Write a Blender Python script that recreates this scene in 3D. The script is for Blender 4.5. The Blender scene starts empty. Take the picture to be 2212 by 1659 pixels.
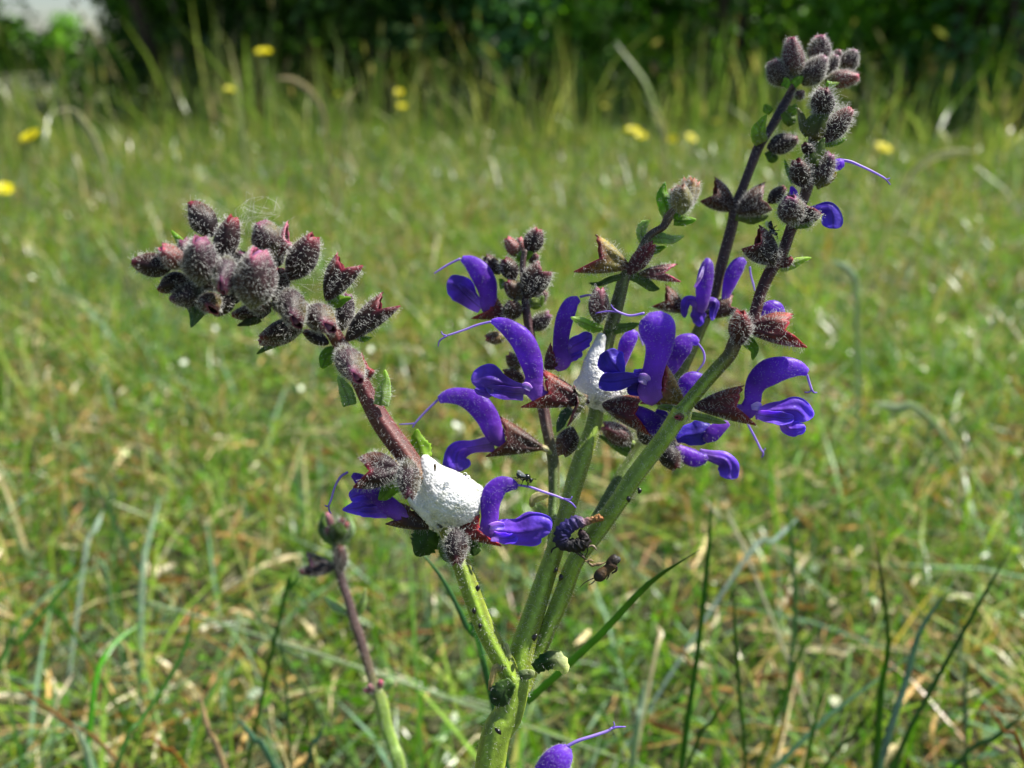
import bpy, math, random
import numpy as np
from mathutils import Vector
from mathutils.kdtree import KDTree

random.seed(7)
rng = np.random.default_rng(7)
R = math.radians
SC = bpy.context.scene
COL = SC.collection

# ------------------------------------------------------------------ camera
CAM_H, PITCH, HFOV = 0.30, 20.0, 60.0
FOCUS = 0.150
PW, PH = 2212.0, 1659.0
FPX = PW / 2 / math.tan(R(HFOV / 2))
cam = bpy.data.cameras.new('camera')
cam_o = bpy.data.objects.new('camera', cam)
COL.objects.link(cam_o)
cam_o.location = (0, 0, CAM_H)
cam_o.rotation_euler = (R(90 - PITCH), 0, 0)
cam.sensor_width = 36.0
cam.lens = 18.0 / math.tan(R(HFOV / 2))
cam.clip_start = 0.005
cam.clip_end = 2000.0
cam.dof.use_dof = True
cam.dof.focus_distance = FOCUS
cam.dof.aperture_fstop = cam.lens / 1.95
SC.camera = cam_o

# ------------------------------------------------------------------ light
SUN_DIR = Vector((0.58, 0.20, 0.84)).normalized()
elev = math.asin(SUN_DIR.z)
azim = math.atan2(SUN_DIR.x, SUN_DIR.y)
world = bpy.data.worlds.new('World')
SC.world = world
world.use_nodes = True
wn = world.node_tree.nodes
sky = wn.new('ShaderNodeTexSky')
sky.sky_type = 'NISHITA'
sky.sun_disc = False
sky.sun_elevation = elev
sky.sun_rotation = azim
sky.altitude = 100
world.node_tree.links.new(sky.outputs[0], wn['Background'].inputs[0])
wn['Background'].inputs[1].default_value = 0.06
sun = bpy.data.lights.new('sun', 'SUN')
sun.energy = 5.0
sun.angle = R(0.53)
sun.color = (1.0, 0.95, 0.87)
sun_o = bpy.data.objects.new('sun', sun)
COL.objects.link(sun_o)
sun_o.rotation_euler = (-SUN_DIR).to_track_quat('-Z', 'Y').to_euler()
sun_o.location = (0, 0, 30)
SC.view_settings.view_transform = 'Standard'
SC.view_settings.look = 'None'
SC.view_settings.gamma = 1.0
SC.view_settings.use_curve_mapping = False
SC.view_settings.exposure = 1.02
SC.cycles.max_bounces = 8
SC.cycles.transparent_max_bounces = 8

# ------------------------------------------------------------------ helpers
CF = np.array((0, math.cos(R(PITCH)), -math.sin(R(PITCH))))
CR = np.array((1.0, 0, 0))
CU = np.array((0, math.sin(R(PITCH)), math.cos(R(PITCH))))
C0 = np.array((0, 0, CAM_H))
# pixel frames of enlarged photo regions: origin x, origin y, scale -> 2212 px wide photo
K = {0: (0, 0, 1), 1: (270, 421.2, .19531), 2: (540, 540, .19531), 3: (675.1, 864.1, .26855),
     4: (891.1, 648.1, .19531), 5: (891.1, 475.2, .19531), 6: (1215.1, 621.1, .25635),
     7: (1188.1, 351, .19531), 8: (1485.1, 54, .20837), 9: (1485.1, 324, .19531),
     10: (594, 1069.3, .14648), 11: (648, 1242.1, .2514), 12: (918.1, 1080.1, .21973),
     13: (918.1, 1350.1, .21973), 14: (1080.1, 982.9, .04883), 15: (1188.1, 1080.1, .11393),
     16: (1350.1, 1080.1, .38964), 17: (0, 1080.1, .34893), 18: (1242.1, 837.1, .14648)}


def PX(x, y, d):
    return C0 + d * (CF + CR * ((x - PW / 2) / FPX) + CU * ((PH / 2 - y) / FPX))


def P(k, u, v, d):
    ox, oy, s = K[k]
    return PX(ox + u * s, oy + v * s, d)


def hexc(h):
    h = h.lstrip('#')
    out = []
    for i in (0, 2, 4):
        c = int(h[i:i + 2], 16) / 255
        out.append(c / 12.92 if c <= .04045 else ((c + .055) / 1.055) ** 2.4)
    return np.array(out)


def catmull(ctrl, n):
    c = np.asarray(ctrl, float)
    k = len(c)
    if k == 2:
        t = np.linspace(0, 1, n)[:, None]
        return c[0] * (1 - t) + c[1] * t
    e = np.vstack([2 * c[0] - c[1], c, 2 * c[-1] - c[-2]])
    t = np.linspace(0, k - 1, n)
    i = np.minimum(t.astype(int), k - 2)
    f = (t - i)[:, None]
    p0, p1, p2, p3 = e[i], e[i + 1], e[i + 2], e[i + 3]
    return .5 * (2 * p1 + (p2 - p0) * f + (2 * p0 - 5 * p1 + 4 * p2 - p3) * f ** 2 + (3 * p1 - p0 - 3 * p2 + p3) * f ** 3)


def nrm(a):
    return a / np.maximum(np.linalg.norm(a, axis=-1, keepdims=True), 1e-12)


def mesh_obj(name, V, F, C, mat, parent=None, solid=0.0, smooth=True, kind=None, sub=0):
    """one mesh object; F is an (n,3) or (n,4) index array, C per-vertex colours"""
    V = np.asarray(V, np.float32)
    F = np.asarray(F, np.int32)
    me = bpy.data.meshes.new(name)
    nf, k = F.shape
    me.vertices.add(len(V))
    me.vertices.foreach_set('co', V.ravel())
    me.loops.add(nf * k)
    me.loops.foreach_set('vertex_index', F.ravel())
    me.polygons.add(nf)
    me.polygons.foreach_set('loop_start', np.arange(nf, dtype=np.int32) * k)
    me.polygons.foreach_set('loop_total', np.full(nf, k, np.int32))
    me.update(calc_edges=True)
    if C is not None:
        at = me.color_attributes.new('Col', 'FLOAT_COLOR', 'POINT')
        rgba = np.ones((len(V), 4), np.float32)
        rgba[:, :3] = C
        at.data.foreach_set('color', rgba.ravel())
    if smooth:
        me.polygons.foreach_set('use_smooth', np.ones(nf, bool))
    me.materials.append(mat)
    o = bpy.data.objects.new(name, me)
    COL.objects.link(o)
    if parent is not None:
        o.parent = parent
        o.matrix_parent_inverse = INV.get(parent.name) or PInv(parent)
    if solid:
        m = o.modifiers.new('thickness', 'SOLIDIFY')
        m.thickness = solid
        m.offset = 0
    if sub:
        m = o.modifiers.new('smooth', 'SUBSURF')
        m.levels = m.render_levels = sub
    if kind:
        o['kind'] = kind
    return o


INV = {}


def PInv(p):
    from mathutils import Matrix
    m = Matrix.Identity(4) if p.parent else Matrix.Translation(-Vector(p.location))
    INV[p.name] = m
    return m


def thing(name, label, cat, loc=(0, 0, 0), group=None):
    o = bpy.data.objects.new(name, None)
    o.empty_display_size = .01
    COL.objects.link(o)
    o.location = loc
    tag(o, label, cat, group)
    return o


def tag(o, label, cat, group=None):
    o['label'] = label
    o['category'] = cat
    if group:
        o['group'] = group
    return o


def grid_faces(n, m, closed=False):
    """n rings of m vertices"""
    i = np.arange(n - 1)[:, None]
    j = np.arange(m if closed else m - 1)[None, :]
    a = i * m + j
    b = i * m + (j + 1) % m
    return np.stack([a, b, b + m, a + m], -1).reshape(-1, 4)


def merge(*parts):
    Vs, Fs, Cs, o = [], [], [], 0
    for V, F, C in parts:
        Vs.append(V); Fs.append(F + o); Cs.append(C); o += len(V)
    return np.vstack(Vs), np.vstack(Fs), np.vstack(Cs)


def quadify(F3):
    return np.column_stack([F3, F3[:, 2]])


def loft(c, ra, rb=1.0, n=26, m=14, col=None, col2=None, side=None, sq=0.0, tw=0.0, ridge=0.0):
    """tube along control points c (k,3) with in-view half width ra (k) and depth half width rb*ra"""
    c = np.asarray(c, float)
    ra = np.asarray(ra, float)
    X = catmull(np.column_stack([c, ra]), n)
    p, r = X[:, :3], np.maximum(X[:, 3], 1e-6)
    t = nrm(np.gradient(p, axis=0))
    view = CF if side is None else side
    A = nrm(np.cross(np.broadcast_to(view, t.shape), t))
    B = nrm(np.cross(t, A))
    th = np.linspace(0, 2 * np.pi, m, endpoint=False)
    th2 = th[None, :] + tw * np.linspace(0, 1, n)[:, None]
    rad = 1 + sq * np.cos(4 * th) + ridge * np.cos(8 * th)
    V = p[:, None, :] + A[:, None, :] * (r[:, None] * np.cos(th2) * rad)[..., None] \
        + B[:, None, :] * (r[:, None] * rb * np.sin(th2) * rad)[..., None]
    F = grid_faces(n, m, True)
    V = V.reshape(-1, 3)
    # caps
    V = np.vstack([V, p[0], p[-1]])
    k0, k1 = n * m, n * m + 1
    j = np.arange(m)
    cap0 = np.column_stack([np.full(m, k0), (j + 1) % m, j, j])
    cap1 = np.column_stack([np.full(m, k1), (n - 1) * m + j, (n - 1) * m + (j + 1) % m, (n - 1) * m + (j + 1) % m])
    s = np.repeat(np.linspace(0, 1, n), m)
    s = np.append(s, [0, 1])
    ang = np.append(np.tile(th, n), [0, 0])
    Cc = np.zeros((len(V), 3))
    if col is not None:
        cc = np.asarray(col, float)
        if cc.ndim == 1:
            Cc[:] = cc
        else:
            Cc = catmull(cc, 101)[(s * 100).astype(int)] if len(cc) > 2 else cc[0] * (1 - s)[:, None] + cc[1] * s[:, None]
            Cc = np.clip(Cc, 0.002, 1)
    return V, F, Cc, s, ang, cap0, cap1


def tube(c, ra, **kw):
    V, F, Cc, s, ang, c0, c1 = loft(c, ra, **kw)
    return V, np.vstack([F, c0, c1]), Cc


def tri_area_sample(V, F, n, mask=None):
    T = np.vstack([F[:, :3], F[:, [0, 2, 3]]])
    a, b, c = V[T[:, 0]], V[T[:, 1]], V[T[:, 2]]
    N = np.cross(b - a, c - a)
    ar = np.linalg.norm(N, axis=1)
    if mask is not None:
        ar = ar * mask[T[:, 0]]
    if ar.sum() <= 0 or n < 1:
        return np.zeros((0, 3)), np.zeros((0, 3))
    i = rng.choice(len(T), n, p=ar / ar.sum())
    u, v = rng.random(n), rng.random(n)
    f = u + v > 1
    u[f], v[f] = 1 - u[f], 1 - v[f]
    p = a[i] + (b - a)[i] * u[:, None] + (c - a)[i] * v[:, None]
    return p, nrm(N[i])


def area_of(V, F):
    T = np.vstack([F[:, :3], F[:, [0, 2, 3]]])
    return np.linalg.norm(np.cross(V[T[:, 1]] - V[T[:, 0]], V[T[:, 2]] - V[T[:, 0]]), axis=1).sum() / 2


def hairs(parent, V, F, dens, ln=.8e-3, gland=.5, rad=.0145e-3, both=False, centre=None, name='hairs', wild=.35, mask=None, gr=.062e-3, droop=0.0):
    """fine hairs standing on a surface, some of them with a sticky bead at the tip"""
    n = int(area_of(V, F) * 1e6 * dens)
    if n < 3:
        return
    p, N = tri_area_sample(V, F, n, mask)
    if centre is not None:
        flip = np.einsum('ij,ij->i', N, p - centre(p)) < 0
        N[flip] *= -1
    if both:
        N *= rng.choice([-1, 1], n)[:, None]
    d = nrm(N + wild * rng.normal(size=(n, 3)))
    L = ln * 1.2 * rng.uniform(.45, 1.3, n)
    bend = rng.normal(size=(n, 3)) * (L * .12)[:, None] - np.array((0, 0, 1)) * (L * droop)[:, None]
    mid = p + d * (L * .55)[:, None] + bend * .4
    tip = p + d * L[:, None] + bend
    a = nrm(np.cross(d, rng.normal(size=(n, 3))))
    b = np.cross(d, a)
    rings = []
    for q, rr in ((p - d * .05e-3, rad * 1.3), (mid, rad), (tip, rad * .5)):
        for k in range(3):
            t = 2 * np.pi * k / 3
            rings.append(q + a * (rr * math.cos(t)) + b * (rr * math.sin(t)))
    Vh = np.stack(rings, 1)  # n,9,3
    base = (np.arange(n) * 9)[:, None, None]
    fq = []
    for r0 in (0, 3):
        for k in range(3):
            fq.append([r0 + k, r0 + (k + 1) % 3, r0 + 3 + (k + 1) % 3, r0 + 3 + k])
    Fh = (np.array(fq)[None] + base).reshape(-1, 4)
    Vh = Vh.reshape(-1, 3)
    g = np.where(rng.random(n) < gland)[0]
    if len(g):
        o = np.array([(1, 0, 0), (-1, 0, 0), (0, 1, 0), (0, -1, 0), (0, 0, 1), (0, 0, -1)], float)
        gs = gr * rng.uniform(.6, 1.25, len(g))
        Vg = tip[g][:, None, :] + o[None] * gs[:, None, None]
        ft = np.array([(0, 2, 4, 4), (2, 1, 4, 4), (1, 3, 4, 4), (3, 0, 4, 4), (2, 0, 5, 5), (1, 2, 5, 5), (3, 1, 5, 5), (0, 3, 5, 5)])
        Fg = (ft[None] + (len(Vh) + np.arange(len(g)) * 6)[:, None, None]).reshape(-1, 4)
        Vh = np.vstack([Vh, Vg.reshape(-1, 3)])
        Fh = np.vstack([Fh, Fg])
    # triangles only, so no degenerate quads are left
    T = np.vstack([Fh[:, :3], Fh[Fh[:, 2] != Fh[:, 3]][:, [0, 2, 3]]])
    return mesh_obj(name, Vh, T, None, M['hair'], parent, kind='stuff')


# ------------------------------------------------------------------ materials
M = {}


def nodes_of(name):
    m = bpy.data.materials.new(name)
    m.use_nodes = True
    nt = m.node_tree
    b = nt.nodes['Principled BSDF']
    return m, nt, b, nt.nodes['Material Output']


def attr_mat(name, rough=.5, trans=.0, noise=0.15, nscale=900.0, bump=0.0, bscale=3000.0, sheen=0.0, spec=.5, tint=(1, 1, 1), stretch=None, dots=0.0, dscale=4000., sss=0.0, sssr=.0006):
    m, nt, b, out = nodes_of(name)
    L = nt.links.new
    at = nt.nodes.new('ShaderNodeAttribute'); at.attribute_name = 'Col'
    tc = nt.nodes.new('ShaderNodeTexCoord')
    nz = nt.nodes.new('ShaderNodeTexNoise'); nz.inputs['Scale'].default_value = nscale
    nz.inputs['Detail'].default_value = 4
    L(tc.outputs['Object'], nz.inputs['Vector'])
    mr = nt.nodes.new('ShaderNodeMapRange')
    mr.inputs['From Min'].default_value = .3; mr.inputs['From Max'].default_value = .7
    mr.inputs['To Min'].default_value = 1 - noise; mr.inputs['To Max'].default_value = 1 + noise
    L(nz.outputs['Fac'], mr.inputs['Value'])
    mx = nt.nodes.new('ShaderNodeMix'); mx.data_type = 'RGBA'; mx.blend_type = 'MULTIPLY'
    mx.inputs['Factor'].default_value = 1
    L(at.outputs['Color'], mx.inputs['A']); L(mr.outputs[0], mx.inputs['B'])
    colout = mx.outputs['Result']
    if dots:
        vo = nt.nodes.new('ShaderNodeTexVoronoi'); vo.inputs['Scale'].default_value = dscale
        L(tc.outputs['Object'], vo.inputs['Vector'])
        m2 = nt.nodes.new('ShaderNodeMapRange')
        m2.inputs['From Min'].default_value = .15; m2.inputs['From Max'].default_value = .35
        m2.inputs['To Min'].default_value = 1 - dots; m2.inputs['To Max'].default_value = 1
        L(vo.outputs['Distance'], m2.inputs['Value'])
        mx2 = nt.nodes.new('ShaderNodeMix'); mx2.data_type = 'RGBA'; mx2.blend_type = 'MULTIPLY'
        mx2.inputs['Factor'].default_value = 1
        L(colout, mx2.inputs['A']); L(m2.outputs[0], mx2.inputs['B'])
        colout = mx2.outputs['Result']
    L(colout, b.inputs['Base Color'])
    b.inputs['Roughness'].default_value = rough
    b.inputs['Specular IOR Level'].default_value = spec
    if sheen:
        b.inputs['Sheen Weight'].default_value = sheen
        b.inputs['Sheen Roughness'].default_value = .4
    if sss:
        b.inputs['Subsurface Weight'].default_value = sss
        b.inputs['Subsurface Radius'].default_value = (1, .8, .5)
        b.inputs['Subsurface Scale'].default_value = sssr
    if bump:
        bz = nt.nodes.new('ShaderNodeTexNoise'); bz.inputs['Scale'].default_value = bscale
        bz.inputs['Detail'].default_value = 3
        L(tc.outputs['Object'], bz.inputs['Vector'])
        bp = nt.nodes.new('ShaderNodeBump'); bp.inputs['Strength'].default_value = bump
        bp.inputs['Distance'].default_value = .0002
        L(bz.outputs['Fac'], bp.inputs['Height'])
        L(bp.outputs[0], b.inputs['Normal'])
    if trans:
        tr = nt.nodes.new('ShaderNodeBsdfTranslucent')
        mt = nt.nodes.new('ShaderNodeMix'); mt.data_type = 'RGBA'; mt.blend_type = 'MULTIPLY'
        mt.inputs['Factor'].default_value = 1
        mt.inputs['B'].default_value = (*tint, 1)
        L(colout, mt.inputs['A']); L(mt.outputs['Result'], tr.inputs['Color'])
        ms = nt.nodes.new('ShaderNodeMixShader'); ms.inputs[0].default_value = trans
        L(b.outputs[0], ms.inputs[1]); L(tr.outputs[0], ms.inputs[2])
        L(ms.outputs[0], out.inputs['Surface'])
    M[name] = m
    return m


attr_mat('petal', rough=.4, trans=.5, noise=.42, nscale=230, bump=1.0, bscale=900, sheen=.35, tint=(1.25, .8, 1.25), dots=.18, dscale=5200, spec=.35)
attr_mat('calyx', rough=.45, trans=.25, noise=.45, nscale=1600, bump=.6, bscale=4200, tint=(1.7, 1.3, .9), sheen=.1)
attr_mat('stem', rough=.48, trans=0, noise=.2, nscale=1200, bump=.4, bscale=4200, sss=.25, sssr=.0008)
attr_mat('leaf', rough=.5, trans=.55, noise=.25, nscale=900, bump=.8, bscale=1800, tint=(1.35, 1.5, .6), sheen=.1)
attr_mat('style', rough=.4, trans=.3, noise=.08, nscale=900, tint=(1.2, 1, 1.2))
attr_mat('grass', rough=.33, trans=.42, noise=.2, nscale=250, tint=(1.2, 1.35, .6), spec=.6)
attr_mat('litter', rough=.6, trans=.2, noise=.3, nscale=300, tint=(1.2, 1.1, .8), spec=.4)
attr_mat('shrub_leaf', rough=.45, trans=.55, noise=.25, nscale=6, tint=(1.3, 1.5, .5))
attr_mat('bark', rough=.85, noise=.4, nscale=25, bump=.6, bscale=40)
attr_mat('insect', rough=.22, noise=.2, nscale=4000, spec=.6)
attr_mat('withered', rough=.6, noise=.4, nscale=1800, bump=.8, bscale=2500, trans=.12)
attr_mat('yellow_petal', rough=.45, trans=.35, noise=.1, nscale=300, tint=(1.15, 1.1, .6))

m, nt, b, out = nodes_of('hair')
b.inputs['Base Color'].default_value = (.86, .86, .84, 1)
b.inputs['Roughness'].default_value = .25
tr = nt.nodes.new('ShaderNodeBsdfTranslucent'); tr.inputs['Color'].default_value = (.9, .9, .88, 1)
ms = nt.nodes.new('ShaderNodeMixShader'); ms.inputs[0].default_value = .5
nt.links.new(b.outputs[0], ms.inputs[1]); nt.links.new(tr.outputs[0], ms.inputs[2])
nt.links.new(ms.outputs[0], out.inputs['Surface'])
M['hair'] = m

m, nt, b, out = nodes_of('foam')
tc = nt.nodes.new('ShaderNodeTexCoord')
nz = nt.nodes.new('ShaderNodeTexNoise'); nz.inputs['Scale'].default_value = 260; nz.inputs['Detail'].default_value = 3
cr = nt.nodes.new('ShaderNodeValToRGB')
cr.color_ramp.elements[0].position = .33; cr.color_ramp.elements[0].color = (.55, .56, .40, 1)
cr.color_ramp.elements[1].position = .5; cr.color_ramp.elements[1].color = (.76, .77, .76, 1)
nt.links.new(tc.outputs['Object'], nz.inputs['Vector'])
nt.links.new(nz.outputs['Fac'], cr.inputs['Fac'])
nt.links.new(cr.outputs['Color'], b.inputs['Base Color'])
b.inputs['Roughness'].default_value = .16
b.inputs['Specular IOR Level'].default_value = .5
b.inputs['Subsurface Weight'].default_value = .7
b.inputs['Subsurface Radius'].default_value = (1, .98, .9)
b.inputs['Subsurface Scale'].default_value = .0008
b.inputs['Coat Weight'].default_value = .6
b.inputs['Coat Roughness'].default_value = .06
M['foam'] = m

m, nt, b, out = nodes_of('wing')
b.inputs['Base Color'].default_value = (.55, .55, .55, 1)
b.inputs['Roughness'].default_value = .2
b.inputs['Alpha'].default_value = .55
M['wing'] = m

m, nt, b, out = nodes_of('soil')
tc = nt.nodes.new('ShaderNodeTexCoord')
nz = nt.nodes.new('ShaderNodeTexNoise'); nz.inputs['Scale'].default_value = 40; nz.inputs['Detail'].default_value = 8
n2 = nt.nodes.new('ShaderNodeTexNoise'); n2.inputs['Scale'].default_value = 1.2; n2.inputs['Detail'].default_value = 3
cr = nt.nodes.new('ShaderNodeValToRGB')
cr.color_ramp.elements[0].position = .35; cr.color_ramp.elements[0].color = (.022, .018, .008, 1)
cr.color_ramp.elements[1].position = .68; cr.color_ramp.elements[1].color = (.085, .065, .03, 1)
e = cr.color_ramp.elements.new(.5); e.color = (.04, .045, .014, 1)
mx = nt.nodes.new('ShaderNodeMix'); mx.data_type = 'RGBA'
mx.inputs['B'].default_value = (.05, .062, .02, 1)
nt.links.new(tc.outputs['Object'], nz.inputs['Vector']); nt.links.new(tc.outputs['Object'], n2.inputs['Vector'])
nt.links.new(nz.outputs['Fac'], cr.inputs['Fac']); nt.links.new(cr.outputs['Color'], mx.inputs['A'])
nt.links.new(n2.outputs['Fac'], mx.inputs['Factor']); nt.links.new(mx.outputs['Result'], b.inputs['Base Color'])
bp = nt.nodes.new('ShaderNodeBump'); bp.inputs['Distance'].default_value = .01
nt.links.new(nz.outputs['Fac'], bp.inputs['Height']); nt.links.new(bp.outputs[0], b.inputs['Normal'])
b.inputs['Roughness'].default_value = .9
M['soil'] = m

# ------------------------------------------------------------------ ground
gx = np.concatenate([-np.geomspace(600, .5, 22), np.linspace(-.4, .4, 9), np.geomspace(.5, 600, 22)])
gy = np.concatenate([-np.geomspace(80, .5, 14), np.linspace(-.4, 1.2, 17), np.geomspace(1.3, 900, 26)])
GX, GY = np.meshgrid(gx, gy)
GZ = -.006 + .004 * np.sin(GX * 9) * np.cos(GY * 7)
Vg = np.stack([GX, GY, GZ], -1).reshape(-1, 3)
g = mesh_obj('ground', Vg, grid_faces(len(gy), len(gx)), None, M['soil'])
g['kind'] = 'structure'
g['label'] = 'brown soil and moss under the meadow turf'


# ------------------------------------------------------------------ turf
def blades(pos, h, w, lean, bend, phi, col, coltip, seg=3, z0=-.008, flatw=None):
    """vectorised grass blades: pos (n,2)"""
    n = len(pos)
    s = np.linspace(0, 1, seg + 1)
    dirv = np.column_stack([np.cos(phi), np.sin(phi)])
    horiz = (lean[:, None] * s + bend[:, None] * s ** 2.2) * h[:, None]
    zz = h[:, None] * (s - .38 * (bend[:, None] * .9) * s ** 2.5)
    yaw = phi + rng.normal(0, 1.1, n) + np.pi / 2
    wd = np.column_stack([np.cos(yaw), np.sin(yaw)])
    ww = w[:, None] * np.array([.75, 1, .8, .06] if seg == 3 else np.interp(s, [0, .3, .7, 1], [.75, 1, .75, .06]))
    V = np.zeros((n, seg + 1, 2, 3))
    for k, sg in ((0, -1), (1, 1)):
        V[:, :, k, 0] = pos[:, 0:1] + dirv[:, 0:1] * horiz + sg * wd[:, 0:1] * ww
        V[:, :, k, 1] = pos[:, 1:2] + dirv[:, 1:2] * horiz + sg * wd[:, 1:2] * ww
        V[:, :, k, 2] = z0 + np.maximum(zz, .001)
    a = np.arange(seg) * 2
    f = np.column_stack([a, a + 1, a + 3, a + 2])
    F = (f[None] + (np.arange(n) * (seg + 1) * 2)[:, None, None]).reshape(-1, 4)
    C = col[:, None, None, :] * (1 - s[None, :, None, None]) + coltip[:, None, None, :] * s[None, :, None, None]
    C = np.broadcast_to(C, (n, seg + 1, 2, 3))
    return V.reshape(-1, 3), F, C.reshape(-1, 3)


PAL_G = np.array([hexc(c) for c in ('6c8c1e', '7c9c28', '5a8024', '8aa634', '46702a', '9caa48', '66921e')])
PAL_B = np.array([hexc(c) for c in ('7f9a7c', '8fa88c', '6d8c6e')])
PAL_D = np.array([hexc(c) for c in ('c2ab78', 'b39a66', 'd4c194', 'a4804a', '9a6f3a', 'cfc0a0', 'b89a5a')])


def pick(pal, n):
    return pal[rng.integers(0, len(pal), n)] * rng.uniform(.75, 1.2, (n, 1))


def wedge(n, r0, r1, half):
    r = np.sqrt(rng.uniform(r0 ** 2, r1 ** 2, n))
    a = rng.uniform(-half, half, n)
    return np.column_stack([r * np.sin(a), r * np.cos(a)])


def patch_noise(p, f=2.0):
    return (np.sin(p[:, 0] * f * 2.1 + 1.3) * np.cos(p[:, 1] * f * 1.7 + .4) + np.sin(p[:, 0] * f * 4.7 + p[:, 1] * f * 3.1)) * .5


def turf_part(pos, hmean, hs, wmean, dry, blue, seg, bendm=.5, fq=9.0, mul=(1, 1, 1)):
    cl = patch_noise(pos, fq) + .6 * patch_noise(pos[:, ::-1] + 3.7, fq * 2.3)
    pos = pos[rng.random(len(pos)) < np.clip(.72 + .42 * cl, .22, 1)]
    n = len(pos)
    h = np.clip(hmean * rng.lognormal(0, hs, n) * (1 + .25 * patch_noise(pos, 3)), .008, hmean * 2.1)
    w = wmean * rng.uniform(.55, 1.3, n)
    u = rng.random(n)
    dd = np.clip(dry * (1 + .7 * patch_noise(pos, 4)), 0, 1)
    col = pick(PAL_G, n)
    bl = u > 1 - blue
    col[bl] = pick(PAL_B, bl.sum())
    dr = u < dd
    col[dr] = pick(PAL_D, dr.sum())
    col = col * np.array(mul)
    tip = col * rng.uniform(.9, 1.35, (n, 1))
    yt = rng.random(n) < .12
    tip[yt] = pick(PAL_D, yt.sum())
    return blades(pos, h, w, rng.normal(0, .55, n), np.abs(rng.normal(0, bendm, n)), rng.uniform(0, 2 * np.pi, n), col, tip, seg)


parts = []
near = np.column_stack([rng.uniform(-.75, .75, 46000), rng.uniform(-.25, .95, 46000)])
near = near[np.hypot(near[:, 0], near[:, 1]) > .05]
parts.append(turf_part(near, .040, .48, .0009, .20, .17, 3, 1.0, mul=(.88, .95, .9)))
ptall = np.column_stack([rng.uniform(-.7, .7, 1500), rng.uniform(.2, 1.1, 1500)])
parts.append(turf_part(ptall, .075, .25, .0014, .06, .35, 4, .8, mul=(.75, .9, .85)))
p2 = wedge(46000, .9, 2.1, R(48))
parts.append(turf_part(p2, .042, .45, .0012, .16, .13, 3, .9, mul=(.82, .85, .85)))
p3 = wedge(44000, 2.0, 4.4, R(46))
parts.append(turf_part(p3, .055, .45, .0021, .10, .12, 2, .7, mul=(.78, .76, .85)))
p4 = wedge(30000, 4.0, 11.0, R(48))
parts.append(turf_part(p4, .06, .45, .004, .10, .08, 2, .5, mul=(.75, .72, .8)))
V, F, C = merge(*parts)
o = mesh_obj('turf', V, F, C, M['grass'], kind='stuff', smooth=False)
tag(o, 'short green and straw coloured meadow grass covering the ground', 'grass')

# low leaves (clover, moss rosettes)
n = 26000
pos = np.vstack([np.column_stack([rng.uniform(-.75, .75, 15000), rng.uniform(-.2, 1.1, 15000)]), wedge(11000, 1.0, 2.8, R(46))])
ctr = np.column_stack([pos, rng.uniform(.004, .032, n)])
rad = rng.uniform(.0014, .0042, n)
ax = nrm(rng.normal(size=(n, 3)) + np.array((0, 0, 1.2)))
a = nrm(np.cross(ax, rng.normal(size=(n, 3)))); bb = np.cross(ax, a)
o4 = np.array([(1.25, 0), (.35, .75), (-.8, .35), (-.8, -.35), (.35, -.75)])
Vl = ctr[:, None] + rad[:, None, None] * (a[:, None] * o4[None, :, :1] + bb[:, None] * o4[None, :, 1:])
Fl = (np.array([(0, 1, 2), (0, 2, 3), (0, 3, 4)])[None] + (np.arange(n) * 5)[:, None, None]).reshape(-1, 3)
Cl = np.repeat(pick(np.array([hexc(c) for c in ('4d7a1e', '6a9a2c', '3f6a22', '8a9a3a', '7f9a5a')]), n), 5, axis=0)
o = mesh_obj('clover_leaves', Vl.reshape(-1, 3), Fl, Cl, M['grass'], kind='stuff', smooth=False)
tag(o, 'small round green leaves low between the grass blades', 'ground cover')

# dry litter: dead leaf scraps, straw pieces and painted glints lying in the turf
n = 11000
pos = np.vstack([np.column_stack([rng.uniform(-.75, .75, 8000), rng.uniform(-.2, 1.0, 8000)]), wedge(3000, .9, 2.4, R(46))])
dn = patch_noise(pos, 4) + rng.normal(0, .5, n)
keep = dn > -.32
pos = pos[keep]; n = len(pos)
ctr = np.column_stack([pos, rng.uniform(.002, .026, n)])
ln = rng.uniform(.005, .02, n); wd = np.minimum(ln * rng.uniform(.05, .22, n), .0017)
yaw = rng.uniform(0, 2 * np.pi, n)
a = nrm(np.column_stack([np.cos(yaw), np.sin(yaw), rng.normal(0, .35, n)]))
bb = nrm(np.cross(a, np.array((0, 0, 1)) + rng.normal(0, .5, (n, 3)))); cc = np.cross(a, bb)
o6 = np.array([(-1, 0, .1), (-.3, .8, 0), (.5, .7, .1), (1, 0, .3), (.4, -.8, .1), (-.4, -.7, 0)])
Vl = ctr[:, None] + a[:, None] * (ln[:, None] * o6[:, 0])[..., None] + bb[:, None] * (wd[:, None] * o6[:, 1])[..., None] + cc[:, None] * (ln[:, None] * o6[:, 2])[..., None]
Fl = (np.array([(0, 1, 2), (0, 2, 3), (0, 3, 4), (0, 4, 5)])[None] + (np.arange(n) * 6)[:, None, None]).reshape(-1, 3)
Cl = np.repeat(pick(np.array([hexc(c) for c in ('c9a86a', 'b0905a', 'd8c79a', '9a7448', 'b89a5c', 'a8946a', '80623c', 'e0d6b8', 'e4dcc0', 'd8cca8')]), n), 6, axis=0)  # palest tones also stand in for sun glints on the grass
o = mesh_obj('litter_and_glints', Vl.reshape(-1, 3), Fl, Cl, M['litter'], kind='stuff', smooth=False)
tag(o, 'straw coloured and orange scraps of dead leaf and painted pale glints lying in the turf', 'litter')

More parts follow.
